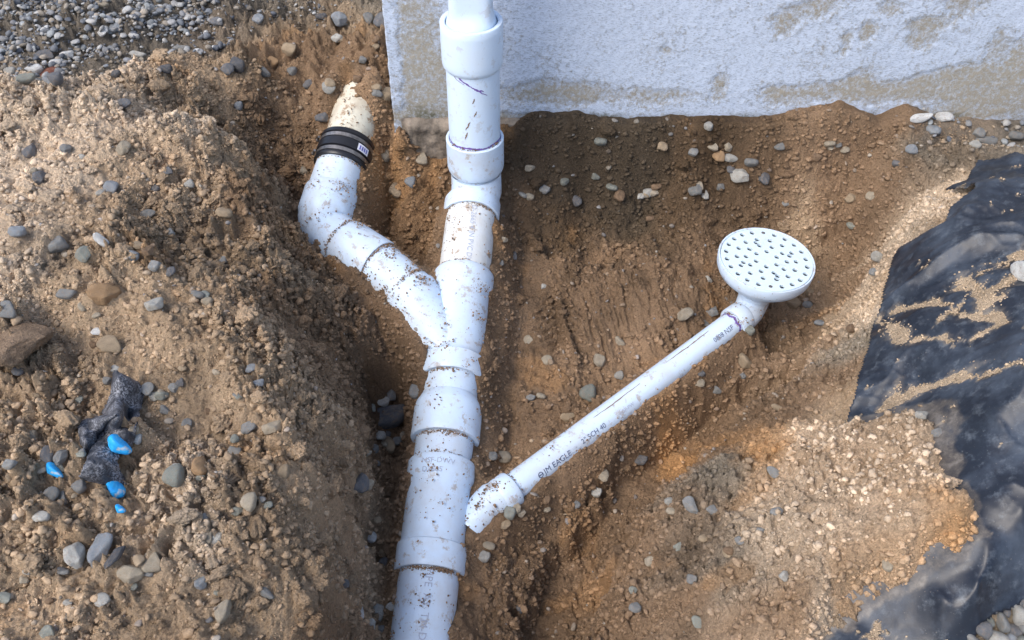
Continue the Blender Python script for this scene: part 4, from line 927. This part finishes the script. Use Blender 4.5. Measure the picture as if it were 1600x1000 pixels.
# ------------------------------------------------------------------ individual stones
B3, F3 = ico(4)
SH = []
for k in range(12):
    soft = (6, 34, 16)[k % 3]; V = rockshape(B3, 300+k, (10, 13, 12)[k % 3], soft, .6, 1.0)
    n3 = perlin(V[:, 0]*2.1+k, V[:, 1]*2.1+V[:, 2])*.06+perlin(V[:, 0]*5+k, V[:, 2]*5+V[:, 1]*3)*.03+perlin(V[:, 0]*13+k, V[:, 2]*13+V[:, 1]*7)*.012
    V = V*(1+n3)[:, None]; V = V/np.abs(V).max(0)
    me = bpy.data.meshes.new('stone'); me.from_pydata([tuple(v) for v in V], [], [tuple(f) for f in F3]); me.polygons.foreach_set('use_smooth', np.ones(len(F3), bool)); me.materials.append(M['stone']); SH.append(me)
BLUE = []
for k in range(2):
    me = SH[k*3].copy(); me.materials.clear(); me.materials.append(M['blue']); BLUE.append(me)
SCOL = dict(grey=(.27, .275, .27), blue=(.29, .315, .34), tan=(.40, .31, .21), orange=(.42, .27, .15), pale=(.48, .47, .43), white=(.66, .66, .64), dark=(.11, .115, .125), green=(.29, .305, .27), brown=(.24, .16, .10), red=(.22, .085, .06), slate=(.17, .175, .185), ltan=(.44, .38, .29))
def stone(px, py, w_, h_, colr, kind, label, ang=0, flat=.66, group=None, name='stone', up=.32, onfilm=False, meshset=None, cat=None):
    if onfilm:
        X, Y = filmray(px, py); z = float(s2(PZ, np.array([X]), np.array([Y]))[0]); P = Vector((X, Y, z)); d = proj(P)[2]
    else: P, d = hit(px, py)
    w_ *= 1.12; h_ *= 1.12; sx = w_/F*d*.5; sy = h_/F*d*.5/.80; sz = min(sx, sy)*flat*1.1+.15*sy
    k = {'r': 0, 'a': 1, 'm': 2}[kind]; ms = meshset or SH; me = ms[(k+3*random.randrange(4)) % len(ms)]
    o = bpy.data.objects.new(name, me); o.scale = (sx, sy, sz); o.rotation_euler = (random.uniform(-.2, .2), random.uniform(-.2, .2), R_(ang))
    if meshset is None and False: pass
    o.location = (P.x, P.y, P.z+sz*up); c = SCOL[colr]; j = random.uniform(.95, 1.3); o.color = (c[0]*j, c[1]*j, c[2]*j, 1)
    link(o); tag(o, label, cat or 'stone', group); return o
LB = 'soil bank left of the trench'
STONES = [
 (163, 466, 48, 32, 'orange', 'a', 'tan orange block of stone with rough corners, biggest on the upper left bank', 5),
 (175, 541, 40, 22, 'tan', 'm', 'low tan lump half sunk in soil below the tan orange block', 0),
 (160, 379, 30, 14, 'white', 'r', 'slender white blue pebble slanting above the tan orange block', -38),
 (30, 367, 24, 20, 'blue', 'r', 'pale blue grey rounded pebble near the left edge of the bank', 10),
 (93, 386, 27, 27, 'grey', 'm', 'grey flat sided stone beside the green grey one on the upper left bank', -40),
 (134, 402, 25, 22, 'green', 'm', 'green grey rounded stone right of the grey flat sided stone', 0),
 (175, 296, 22, 20, 'blue', 'r', 'round blue grey pebble high on the bank above a cluster of chips', 0),
 (62, 282, 22, 24, 'slate', 'a', 'dark slate stone at the upper left beneath a pale dirt ridge', 30),
 (243, 482, 28, 17, 'pale', 'a', 'light grey angular stone right of the tan orange block', 20),
 (353, 342, 24, 18, 'tan', 'r', 'smooth tan pebble high on the right shoulder of the left bank', 0),
 (232, 336, 26, 11, 'grey', 'm', 'flat grey chip lying among the cluster below the round blue grey pebble', 0),
 (207, 402, 20, 15, 'blue', 'a', 'small pale blue angular chip in the middle of the upper left bank', -30),
 (267, 427, 15, 16, 'slate', 'a', 'dark blue cube shaped stone touching two grey chips', 10),
 (243, 418, 18, 16, 'grey', 'm', 'grey chip left of the dark blue cube shaped stone', 0),
 (262, 414, 14, 12, 'brown', 'a', 'brown chip resting above the dark blue cube shaped stone', 0),
 (14, 490, 34, 22, 'grey', 'm', 'grey stone cut by the left edge of the picture above the large cracked clod', 0),
 (108, 468, 30, 14, 'grey', 'm', 'flat grey stone half buried just left of the tan orange block', 0),
 (310, 464, 20, 14, 'grey', 'r', 'grey pebble in the hollow to the right of the light grey angular stone', 0),
 (325, 475, 20, 12, 'ltan', 'r', 'thin sandy pebble under the grey pebble in the hollow', -15),
 (152, 520, 18, 10, 'white', 'm', 'tiny white pebble above the low tan lump', 0),
 (275, 750, 33, 30, 'green', 'r', 'round green grey pebble near the blue painted stones', 0),
 (313, 738, 25, 32, 'orange', 'r', 'orange tan egg shaped pebble right of the round green grey pebble', -20),
 (275, 731, 13, 9, 'white', 'r', 'tiny white pebble touching the top of the round green grey pebble', 0),
 (118, 873, 34, 44, 'pale', 'a', 'pale angular stone leaning at the left of the lower left row of stones', 35),
 (159, 868, 29, 46, 'blue', 'a', 'blue grey angular stone standing upright in the lower left row', -15),
 (181, 871, 16, 36, 'dark', 'a', 'dark thin slate standing against the blue grey upright stone', -20),
 (205, 903, 38, 26, 'ltan', 'a', 'sandy angular stone lowest of the lower left row', -10),
 (240, 881, 38, 28, 'ltan', 'm', 'sandy rounded stone at the right end of the lower left row', 5),
 (233, 897, 16, 12, 'grey', 'r', 'small grey pebble tucked under the sandy rounded stone', 0),
 (99, 893, 18, 9, 'slate', 'r', 'small slate pebble under the pale leaning stone, upper of two', 0),
 (104, 901, 18, 10, 'grey', 'r', 'small grey pebble under the pale leaning stone, lower of two', 0),
 (163, 943, 28, 18, 'pale', 'm', 'pale flat stone alone below the lower left row', -25),
 (316, 919, 21, 18, 'blue', 'a', 'blue grey stone alone low on the bank right of the lower left row', 0),
 (352, 959, 22, 30, 'ltan', 'm', 'sandy upright pebble near the bottom of the left bank', -10),
 (417, 932, 26, 14, 'grey', 'r', 'grey flat stone with dark rim close to the trench edge at the bottom', -20),
 (66, 809, 26, 18, 'pale', 'a', 'pale triangular stone at the left below the blue painted pebble', -20),
 (78, 991, 26, 16, 'green', 'm', 'green grey stone cut by the bottom edge of the picture', 0),
 (8, 938, 24, 14, 'green', 'r', 'green grey pebble cut by the left edge near the bottom', 0),
 (388, 671, 26, 18, 'grey', 'a', 'grey angular stone left of its pair above the trench edge', 10),
 (427, 673, 30, 18, 'ltan', 'a', 'sandy grey angular stone right of its pair above the trench edge', 20),
 (393, 581, 18, 14, 'blue', 'a', 'pale blue chip above another one on the mid right of the bank', 0),
 (403, 604, 20, 12, 'blue', 'a', 'pale blue chip below another one on the mid right of the bank', 10),
 (273, 610, 17, 14, 'grey', 'a', 'grey angular chip uphill from the torn black felt', 0),
 (283, 600, 14, 12, 'slate', 'm', 'slate chip touching a grey one uphill from the torn black felt', 0),
 (232, 611, 20, 18, 'pale', 'm', 'pale stone against the upper right corner of the torn black felt', 0),
 (255, 620, 16, 13, 'ltan', 'r', 'sandy pebble right of the pale stone by the torn black felt', 0),
 (216, 690, 17, 15, 'white', 'r', 'white pebble against the right side of the torn black felt', 0),
 (445, 743, 22, 20, 'tan', 'r', 'tan pebble on the edge of the trench', 0),
 (368, 707, 20, 18, 'grey', 'r', 'grey pebble on pale soil in the middle right of the bank', 0),
 (391, 790, 25, 26, 'ltan', 'r', 'sandy round pebble touching a darker stone on the lower bank', 0),
 (372, 804, 20, 15, 'green', 'a', 'dark green grey stone touching the sandy round pebble', 0),
 (343, 842, 20, 24, 'pale', 'a', 'pale angular chip right of a small sandy one on the lower bank', -30),
 (328, 843, 14, 16, 'ltan', 'm', 'small sandy chip left of the pale angular chip', 0),
 (76, 713, 20, 26, 'slate', 'm', 'slate stone left of a grey one above the blue painted pebble', 20),
 (95, 717, 18, 28, 'grey', 'a', 'grey upright stone between the slate stone and the torn felt', 0),
 (83, 776, 24, 20, 'grey', 'm', 'grey stone left of its neighbour under the blue painted pebble', 0),
 (99, 782, 17, 20, 'pale', 'm', 'pale stone right of its neighbour under the blue painted pebble', 0),
 (128, 765, 22, 16, 'grey', 'm', 'grey stone just below the lower end of the torn black felt', 0),
 (20, 733, 20, 14, 'grey', 'm', 'grey stone close to the left edge level with the blue painted pebble', 0),
 (52, 686, 20, 16, 'ltan', 'm', 'sandy stone left of the torn black felt', 0),
 # trench, left of the main pipe
 (580, 844, 18, 15, 'white', 'r', 'white blue pebble in the narrow gully left of the lower wye', 0),
 (589, 957, 26, 28, 'pale', 'm', 'pale pebble, the upper of four at the bottom beside the pipe', 0),
 (565, 964, 14, 17, 'white', 'm', 'whitish pebble left of the upper one of four beside the pipe', 0),
 (577, 980, 24, 17, 'pale', 'r', 'wide pale pebble, the lowest left of four beside the pipe', 0),
 (596, 984, 14, 13, 'grey', 'r', 'small grey pebble, the lowest right of four beside the pipe', 0),
 (537, 913, 18, 14, 'slate', 'r', 'slate pebble on the floor of the gully at the bottom', 0),
 (606, 698, 20, 27, 'tan', 'r', 'tan egg shaped pebble left of the large coupling', 20),
 (594, 682, 18, 16, 'pale', 'r', 'pale round pebble above the tan egg shaped one left of the large coupling', 0),
 (584, 702, 16, 16, 'grey', 'r', 'grey round pebble left of the tan egg shaped one', 0),
 (632, 684, 12, 18, 'ltan', 'm', 'sandy pebble touching the large coupling on its left', 0),
 (621, 691, 13, 14, 'grey', 'r', 'small grey pebble between the tan egg shaped one and the coupling', 0),
 (608, 656, 58, 30, 'dark', 'm', 'long dark stone half buried left of the large coupling', 25),
 (563, 760, 34, 34, 'slate', 'a', 'dark grey triangular stone lodged in the trench wall', 20),
 (611, 622, 22, 18, 'grey', 'a', 'grey angular stone left of the pipe above the long dark stone', 0),
 (649, 613, 18, 22, 'grey', 'm', 'grey stone wedged against the pipe above the large coupling', 0),
 (785, 716, 26, 20, 'ltan', 'r', 'sandy rounded stone in the soil between the main pipe and the thin pipe', 0),
 (770, 715, 14, 15, 'grey', 'r', 'grey pebble touching the sandy rounded stone between the two pipes', 0),
 (797, 803, 18, 20, 'green', 'm', 'green grey stone just below the lower elbow of the thin pipe', 0),
 (757, 872, 18, 16, 'pale', 'm', 'pale stone in the soil right of the lower wye, above two slim ones', 0),
 (764, 855, 20, 12, 'ltan', 'r', 'sandy oblong pebble right of the lower wye', -20),
 # around the old pipe
 (660, 253, 20, 18, 'ltan', 'm', 'sandy cube shaped stone below the exposed footing of the wall', 0),
 (642, 288, 18, 17, 'blue', 'r', 'blue green pebble between the rubber coupling and the stack', 0),
 (621, 302, 24, 26, 'tan', 'm', 'tan stone left of the blue green pebble', 0),
 (604, 248, 16, 18, 'ltan', 'm', 'sandy stone right of the rubber coupling', 0),
 (505, 187, 23, 16, 'slate', 'a', 'slate pointed stone left of the cream pipe', 0),
 (513, 140, 18, 18, 'pale', 'r', 'pale egg shaped pebble above the slate pointed stone', 30),
 (478, 268, 16, 14, 'ltan', 'm', 'sandy stone at the foot of the left bank beside the rubber coupling', 0),
 (531, 48, 24, 20, 'blue', 'a', 'blue grey angular stone at the top of the pit rim', 0),
 (598, 38, 26, 26, 'slate', 'm', 'dark blue grey boulder against the corner of the wall', 0),
 (575, 34, 20, 18, 'grey', 'm', 'grey stone left of the dark boulder at the wall corner', 0),
 (504, 28, 20, 12, 'dark', 'a', 'dark stone on the pit rim below the gravel', 0),
 (454, 86, 22, 18, 'tan', 'r', 'tan pebble on the slope below the pit rim', 0),
 (428, 103, 18, 14, 'orange', 'r', 'small orange tan pebble left of the slope below the rim', 0),
 (414, 118, 18, 18, 'grey', 'r', 'grey pebble left of two dark ones on the slope', 0),
 (372, 107, 22, 22, 'dark', 'm', 'dark stone curled against another on the bank below the gravel', 40),
 (357, 113, 20, 16, 'slate', 'm', 'slate stone left of the curled dark stone', 0),
 (605, 155, 22, 16, 'tan', 'm', 'tan stone on the slope between cream pipe and wall', 0),
 (589, 148, 18, 14, 'grey', 'r', 'grey pebble above the cream pipe near the wall', 0),
 (374, 170, 14, 12, 'blue', 'r', 'pale blue pebble on the slope at the top of the left bank', 0),
 (195, 167, 26, 14, 'slate', 'm', 'slate stone lying on the pale crest of the left bank', -15),
 (193, 235, 24, 20, 'ltan', 'a', 'sandy grey angular stone below the crest of the left bank', 50),
 (103, 236, 16, 16, 'grey', 'a', 'grey chip left of the sandy angular stone below the crest', 0),
 (50, 240, 24, 24, 'slate', 'a', 'slate lump at the upper left, below the crest', 0),
 # pit floor, right
 (920, 620, 28, 24, 'green', 'r', 'green grey flat pebble above the thin pipe', 0),
 (968, 590, 16, 12, 'pale', 'r', 'pale oval pebble right of the green grey one above the thin pipe', 10),
 (936, 565, 18, 20, 'ltan', 'm', 'sandy stone on trodden soil above the thin pipe', 0),
 (886, 655, 24, 14, 'tan', 'a', 'tan wedge shaped stone touching the upper side of the thin pipe', -10),
 (845, 621, 14, 10, 'ltan', 'r', 'sandy pebble right of another near the main pipe', 0),
 (829, 622, 14, 9, 'grey', 'm', 'grey chip left of a sandy pebble near the main pipe', 0),
 (1069, 495, 26, 18, 'ltan', 'a', 'sandy angular stone left of the floor drain neck', 10),
 (1107, 439, 12, 10, 'pale', 'r', 'pale pebble left of the floor drain', 0),
 (1164, 570, 22, 24, 'tan', 'r', 'tan round stone right of the upper end of the thin pipe', 0),
 (1118, 615, 16, 13, 'grey', 'r', 'grey round pebble below the thin pipe on the right', 0),
 (1241, 478, 22, 14, 'tan', 'm', 'tan stone right of the floor drain neck', 0),
 (1261, 477, 14, 12, 'grey', 'r', 'grey pebble at the right under the floor drain', 0),
 (1282, 508, 22, 10, 'blue', 'r', 'pale blue flat pebble right of the floor drain neck', 0),
 (1172, 519, 16, 12, 'green', 'm', 'green grey stone touching the upper joint of the thin pipe', 0),
 (942, 752, 18, 17, 'ltan', 'm', 'sandy stone on the ridge below the thin pipe', 0),
 (932, 770, 16, 14, 'pale', 'm', 'pale stone below the sandy one on the ridge', 0),
 (1000, 720, 22, 14, 'slate', 'm', 'slate stone in the dark hollow below the thin pipe', 0),
 (1045, 787, 14, 12, 'pale', 'r', 'pale round pebble on grey soil, upper of two', 0),
 (1048, 800, 15, 12, 'ltan', 'r', 'sandy round pebble on grey soil, lower of two', 0),
 (1080, 795, 16, 26, 'grey', 'a', 'grey upright chip on grey soil right of the two round pebbles', 30),
 (1212, 801, 19, 13, 'grey', 'r', 'smooth grey pebble alone on the orange mound', 10),
 (1209, 742, 16, 20, 'grey', 'm', 'grey stone on the upper part of the orange mound', 40),
 (1215, 640, 28, 10, 'tan', 'a', 'tan slim chip on the rim above the orange mound', -25),
 (1080, 908, 16, 14, 'grey', 'm', 'grey stone in the lower left of the mound', 0),
 (1224, 902, 15, 14, 'pale', 'm', 'pale stone in the lower middle of the mound', 0),
 (1383, 889, 16, 16, 'ltan', 'm', 'sandy stone at the lower edge of the mound', 0),
 (1440, 652, 18, 12, 'pale', 'a', 'pale chip on the top edge of the mound by the sheet', 0),
 (1462, 679, 18, 14, 'grey', 'a', 'grey chip on the upper right shoulder of the mound', 0),
 (930, 283, 13, 11, 'green', 'r', 'pale green pebble in the dark soil under the wall', 0),
 (900, 318, 16, 16, 'slate', 'r', 'slate round pebble in dark soil below the pale green one', 0),
 (968, 312, 18, 16, 'brown', 'm', 'brown stone in the dark bank under the wall', 0),
 (1087, 300, 22, 18, 'grey', 'a', 'grey wedge shaped stone halfway up the bank under the wall', 35),
 (1101, 308, 12, 16, 'pale', 'm', 'pale stone right of the grey wedge shaped one', 0),
 (1157, 280, 24, 24, 'pale', 'a', 'pale pointed stone on the bank under the wall', 35),
 (1172, 261, 20, 14, 'grey', 'r', 'grey oval pebble on the bank right above the pale pointed stone', 0),
 (1137, 249, 28, 11, 'pale', 'a', 'long pale flat stone on the bank under the wall', -20),
 (1122, 253, 20, 18, 'orange', 'm', 'orange brown stone left of the long pale flat stone', 0),
 (1083, 243, 16, 12, 'grey', 'm', 'grey stone on the bank left of the orange brown one', 0),
 (1106, 207, 14, 12, 'pale', 'm', 'pale stone near the foot of the wall, left of a smaller one', 0),
 (1193, 284, 18, 18, 'slate', 'm', 'slate stone right of the pale pointed stone', 0),
 (1456, 207, 20, 22, 'blue', 'r', 'smooth blue grey upright oval stone at the foot of the wall', 0),
 (1437, 188, 34, 12, 'white', 'r', 'flat white curved stone at the foot of the wall', 15),
 (1473, 185, 28, 16, 'white', 'a', 'white rough stone right of the flat white curved stone', -20),
 (1424, 237, 20, 13, 'blue', 'm', 'blue grey stone on the bank left of the plastic sheet', 0),
 (1400, 258, 14, 12, 'slate', 'r', 'slate pebble on the bank left of the plastic sheet', 0),
 (1542, 225, 38, 12, 'grey', 'r', 'long flat grey stone just above the plastic sheet', 0),
 (1585, 217, 22, 16, 'grey', 'r', 'grey rounded stone at the right edge above the plastic sheet', 0),
 (1529, 211, 20, 14, 'grey', 'm', 'grey stone above the long flat grey stone', 0),
 (1522, 230, 20, 12, 'pale', 'm', 'pale stone left of the long flat grey stone', 0),
 (1372, 408, 24, 16, 'pale', 'r', 'pale flat pebble at the left edge of the plastic sheet', -20),
 (1362, 434, 14, 10, 'grey', 'm', 'grey pebble below the pale flat pebble by the sheet', 0),
 (1360, 310, 16, 12, 'ltan', 'm', 'sandy pebble on the right slope of the pit', 0),
 # gravel highlights
 (57, 113, 28, 12, 'white', 'm', 'white oblong stone in the gravel beside a red brown one', 20),
 (82, 118, 42, 15, 'red', 'm', 'long red brown stone in the gravel', 15),
 (43, 130, 28, 14, 'green', 'm', 'green grey stone below the white oblong one in the gravel', 30),
 (60, 129, 12, 13, 'grey', 'r', 'small grey pebble under the long red brown stone', 0),
 (75, 130, 16, 13, 'blue', 'r', 'blue grey pebble under the long red brown stone', 0),
 (92, 133, 24, 18, 'slate', 'm', 'slate stone below the right end of the long red brown stone', 0),
 (90, 105, 20, 12, 'white', 'r', 'white rounded stone above the long red brown stone', 0),
 (18, 117, 18, 13, 'pale', 'r', 'pale pebble at the left end of the gravel edge', 0),
 (72, 88, 34, 14, 'slate', 'm', 'flat slate blue stone in the gravel above the red brown one', 0),
 (106, 91, 20, 12, 'white', 'a', 'white angular stone right of the flat slate blue stone', 20),
 (199, 19, 16, 12, 'white', 'a', 'white pointed stone high in the gravel', 0),
 (182, 46, 22, 12, 'blue', 'm', 'blue grey flat stone in the middle of the gravel', 20),
 (165, 52, 14, 9, 'white', 'r', 'white pebble left of the blue grey flat stone', 0),
 (163, 64, 15, 9, 'white', 'r', 'white pebble below the blue grey flat stone', 0),
 (211, 60, 15, 11, 'white', 'r', 'white round pebble right of the middle of the gravel', 0),
 (177, 78, 17, 9, 'blue', 'r', 'small blue pebble at the lower side of the gravel', 0),
 (285, 78, 26, 10, 'grey', 'r', 'long grey stone at the right lower edge of the gravel', 0),
 (216, 88, 24, 8, 'pale', 'm', 'thin pale stone at the lower edge of the gravel', 0),
 (260, 113, 24, 12, 'dark', 'r', 'dark pebble alone on the pale soil below the gravel', 0),
 (183, 120, 15, 11, 'dark', 'm', 'small dark stone below the gravel left of the dark pebble', 0),
 (160, 12, 20, 8, 'ltan', 'm', 'sandy flat stone near the top of the gravel', 0),
 (405, 35, 18, 14, 'blue', 'm', 'blue grey stone at the right end of the gravel', 0),
 (340, 36, 22, 12, 'slate', 'm', 'slate stone in the right part of the gravel', 0),
]
for s in STONES:
    ang = s[7] if len(s) > 7 else 0
    st = stone(*s[:7], ang=ang)
# large cracked clods at the left edge
def clod(px, py, w_, h_, label, ang):
    P, d = hit(px, py); B, Fb = ico(5); q = rockshape(B, 911, 9, 40, .6, 1.0); nn = fbm(q[:, 0]+q[:, 2]*.5, q[:, 1]-q[:, 2]*.5, .5, 5, 130, .6)
    q = q*(1+.09*nn)[:, None]; q[:, 2] = np.sign(q[:, 2])*np.abs(q[:, 2])**.6; q /= np.abs(q).max(0); q *= np.array((w_/F*d*.56, h_/F*d*.62, .022))
    a = R_(ang); X = q[:, 0]*math.cos(a)-q[:, 1]*math.sin(a); Y = q[:, 0]*math.sin(a)+q[:, 1]*math.cos(a)
    V = np.stack([X+P.x, Y+P.y, q[:, 2]+P.z+.004-.25*Y], 1); c = np.array((.33, .235, .16))*(1+.25*fbm(V[:, 0], V[:, 1], .04, 4, 131))[:, None]
    o = meshobj('soil_clod', V, Fb, M['soil'], col=c); return tag(o, label, 'clod')
clod(26, 545, 100, 92, 'large flat brown slab of cracked earth at the left edge of the bank', 25)
# blue painted stones
stone(193, 712, 36, 24, 'blue', 'r', 'bright blue stone sticking out from under the torn black felt', -5, .9, meshset=BLUE, name='painted_stone', up=1.3)
stone(87, 741, 32, 16, 'blue', 'r', 'blue and white slender pebble left of the torn black felt', -22, .8, meshset=BLUE, name='painted_stone', up=.8)
stone(184, 773, 24, 36, 'blue', 'a', 'bright blue stone upright below the torn black felt', 15, .8, meshset=BLUE, name='painted_stone', up=.8)
stone(190, 801, 15, 12, 'blue', 'a', 'smallest blue chip below the bright blue upright stone', 0, .8, meshset=BLUE, name='painted_stone', up=.8)
# pale stone on the sheet at the right edge
stone(1600, 438, 34, 46, 'white', 'a', 'pale angular stone lying on the plastic sheet at the right edge', 20, .7, onfilm=True)
# river pebbles in the bottom right corner
RP = [(1535, 992, 22, 18, 'slate', 0), (1563, 976, 17, 38, 'grey', -10), (1541, 972, 14, 16, 'green', 0), (1592, 968, 24, 26, 'pale', 20), (1577, 948, 14, 14, 'grey', 0), (1580, 990, 18, 18, 'slate', 0), (1601, 990, 20, 18, 'grey', 0), (1552, 1004, 26, 20, 'pale', 0),
      (1600, 948, 18, 14, 'slate', 0), (1516, 1004, 20, 16, 'grey', 0), (1577, 1008, 20, 18, 'blue', 0), (1549, 954, 12, 12, 'dark', 0), (1608, 972, 18, 26, 'grey', 20), (1622, 992, 24, 20, 'slate', 0), (1598, 1012, 24, 18, 'green', 0), (1530, 1016, 24, 18, 'slate', 0),
      (1624, 956, 22, 18, 'blue', 0), (1570, 962, 10, 12, 'slate', 0), (1589, 952, 10, 12, 'green', 0)]
for a, b, c_, d_, k, an in RP:
    stone(a, b, c_*1.15, d_*1.15, k, 'r', 'smooth rounded river pebble in the bottom right corner below the plastic sheet', an, .8, group='river pebbles in the bottom right corner', up=.5, name='river_pebble', cat='pebble')
# anonymous stones, grouped by the place they lie in
r = random.Random(44); zones = [((10, 220, 420, 980), 58, 'soil covered stone among many on the bank left of the trench', 'stones scattered on the left bank', LB),
    ((800, 230, 1340, 330), 26, 'stone embedded in the dark earth face under the wall', 'stones in the earth face under the wall', ''),
    ((560, 560, 625, 990), 12, 'small stone on the trench floor left of the main pipe', 'stones on the trench floor', ''),
    ((780, 340, 1330, 640), 20, 'small stone on the brown pit floor around the floor drain', 'stones on the pit floor', ''),
    ((760, 780, 1200, 990), 20, 'small stone in the lower pit below the thin pipe', 'stones in the lower pit', ''),
    ((450, 60, 600, 150), 10, 'stone on the earth slope beside the wall corner', 'stones on the slope by the wall corner', '')]
for (x0, y0, x1, y1), n_, lab, grp, _ in zones:
    for _i in range(n_):
        px, py = r.uniform(x0, x1), r.uniform(y0, y1); k = r.choice(['grey', 'ltan', 'tan', 'pale', 'grey', 'green', 'ltan', 'brown', 'slate'])
        w_ = r.uniform(11, 19); stone(px, py, w_, w_*r.uniform(.6, .95), k, r.choice('ram'), lab, r.uniform(-60, 60), .6, group=grp, up=.1)

# ------------------------------------------------------------------ torn roofing felt
def felt():
    patches = [
     [[(178, 579, 4.0), (182, 580, 4.4), (186, 582, 4.2), (191, 586, 3.2)], [(176, 600, 3.2), (186, 596, 5.6), (206, 596, 4.4), (223, 606, 1.4)], [(170, 626, 2.8), (184, 622, 5.4), (203, 628, 4.2), (219, 638, 1.2)],
      [(160, 645, 2.4), (182, 652, 4.2), (199, 654, 3.2), (213, 667, 1.0)], [(152, 676, 1.8), (172, 676, 2.4), (192, 678, 2.2), (209, 683, 1.0)], [(148, 708, 1.6), (168, 704, 2.0), (186, 702, 1.8), (203, 702, .8)]],
     [[(184, 640, 3.4), (180, 650, 5.0), (172, 654, 5.2), (166, 648, 3.0)], [(150, 650, 3.6), (158, 656, 5.4), (162, 664, 4.2), (160, 670, 1.2)], [(122, 662, 2.0), (134, 662, 5.0), (148, 672, 4.2), (152, 682, 1.0)],
      [(124, 684, .8), (132, 686, 3.6), (146, 690, 3.6), (150, 694, .8)], [(132, 706, .4), (136, 708, 2.2), (142, 710, 2.2), (147, 708, .6)]],
     [[(146, 690, 2.2), (158, 690, 3.6), (172, 692, 3.0), (184, 698, 1.8)], [(134, 722, 2.6), (148, 720, 4.8), (166, 722, 3.6), (184, 726, 1.4)], [(126, 740, 3.0), (144, 740, 4.2), (166, 742, 2.6), (192, 744, .8)],
      [(125, 748, .4), (142, 752, 1.4), (168, 757, 1.6), (201, 757, .2)]]]
    Vs = []; Fs = []
    for rows in patches:
        G = [[None]*4 for _ in rows]
        for i, row in enumerate(rows):
            for j, (a, b, dz) in enumerate(row):
                P, d = hit(a, b); u, v = (a-800)/F, (b-500)/F
                t = d-dz*.0075/(SN+CS*v); G[i][j] = np.array((u*t, t*(CS-SN*v), CAMZ-t*(SN+CS*v)))
        R0, C0 = len(rows), 4; up_ = 10; A = np.array(G); 
        def interp(A, n, ax):
            m = A.shape[ax]; t = np.linspace(0, m-1, n); i = np.clip(np.floor(t).astype(int), 0, m-2); f = t-i
            def tk(k): return np.take(A, np.clip(k, 0, m-1), ax)
            sh = [1]*A.ndim; sh[ax] = n; f = f.reshape(sh)
            a, b, c, d = tk(i-1), tk(i), tk(i+1), tk(i+2)
            return .5*((2*b)+(c-a)*f+(2*a-5*b+4*c-d)*f*f+(3*b-a-3*c+d)*f**3)
        A = interp(interp(A, R0*9, 0), 26, 1); nn = (np.abs(fbm(A[..., 0]+3, A[..., 1], .04, 4, 97, .6))-.3)*.005; A[..., 2] += nn; A[..., 0] += nn
        # ragged outline
        jag = perlin(np.arange(R0*9)*.45, np.zeros(R0*9)+3)*.003; A[:, 0, 0] += jag; A[:, -1, 0] += jag[::-1]
        o = sum(len(v) for v in Vs); Vs.append(A.reshape(-1, 3)); Fs.append(gridfaces(R0*9, 26)+o)
    ob = meshobj('roofing_felt', np.concatenate(Vs), np.concatenate(Fs), M['felt']); m = ob.modifiers.new('s', 'SOLIDIFY'); m.thickness = .0016
    tag(ob, 'torn piece of gritty black roofing felt crumpled on the left bank', 'felt scrap')
felt()
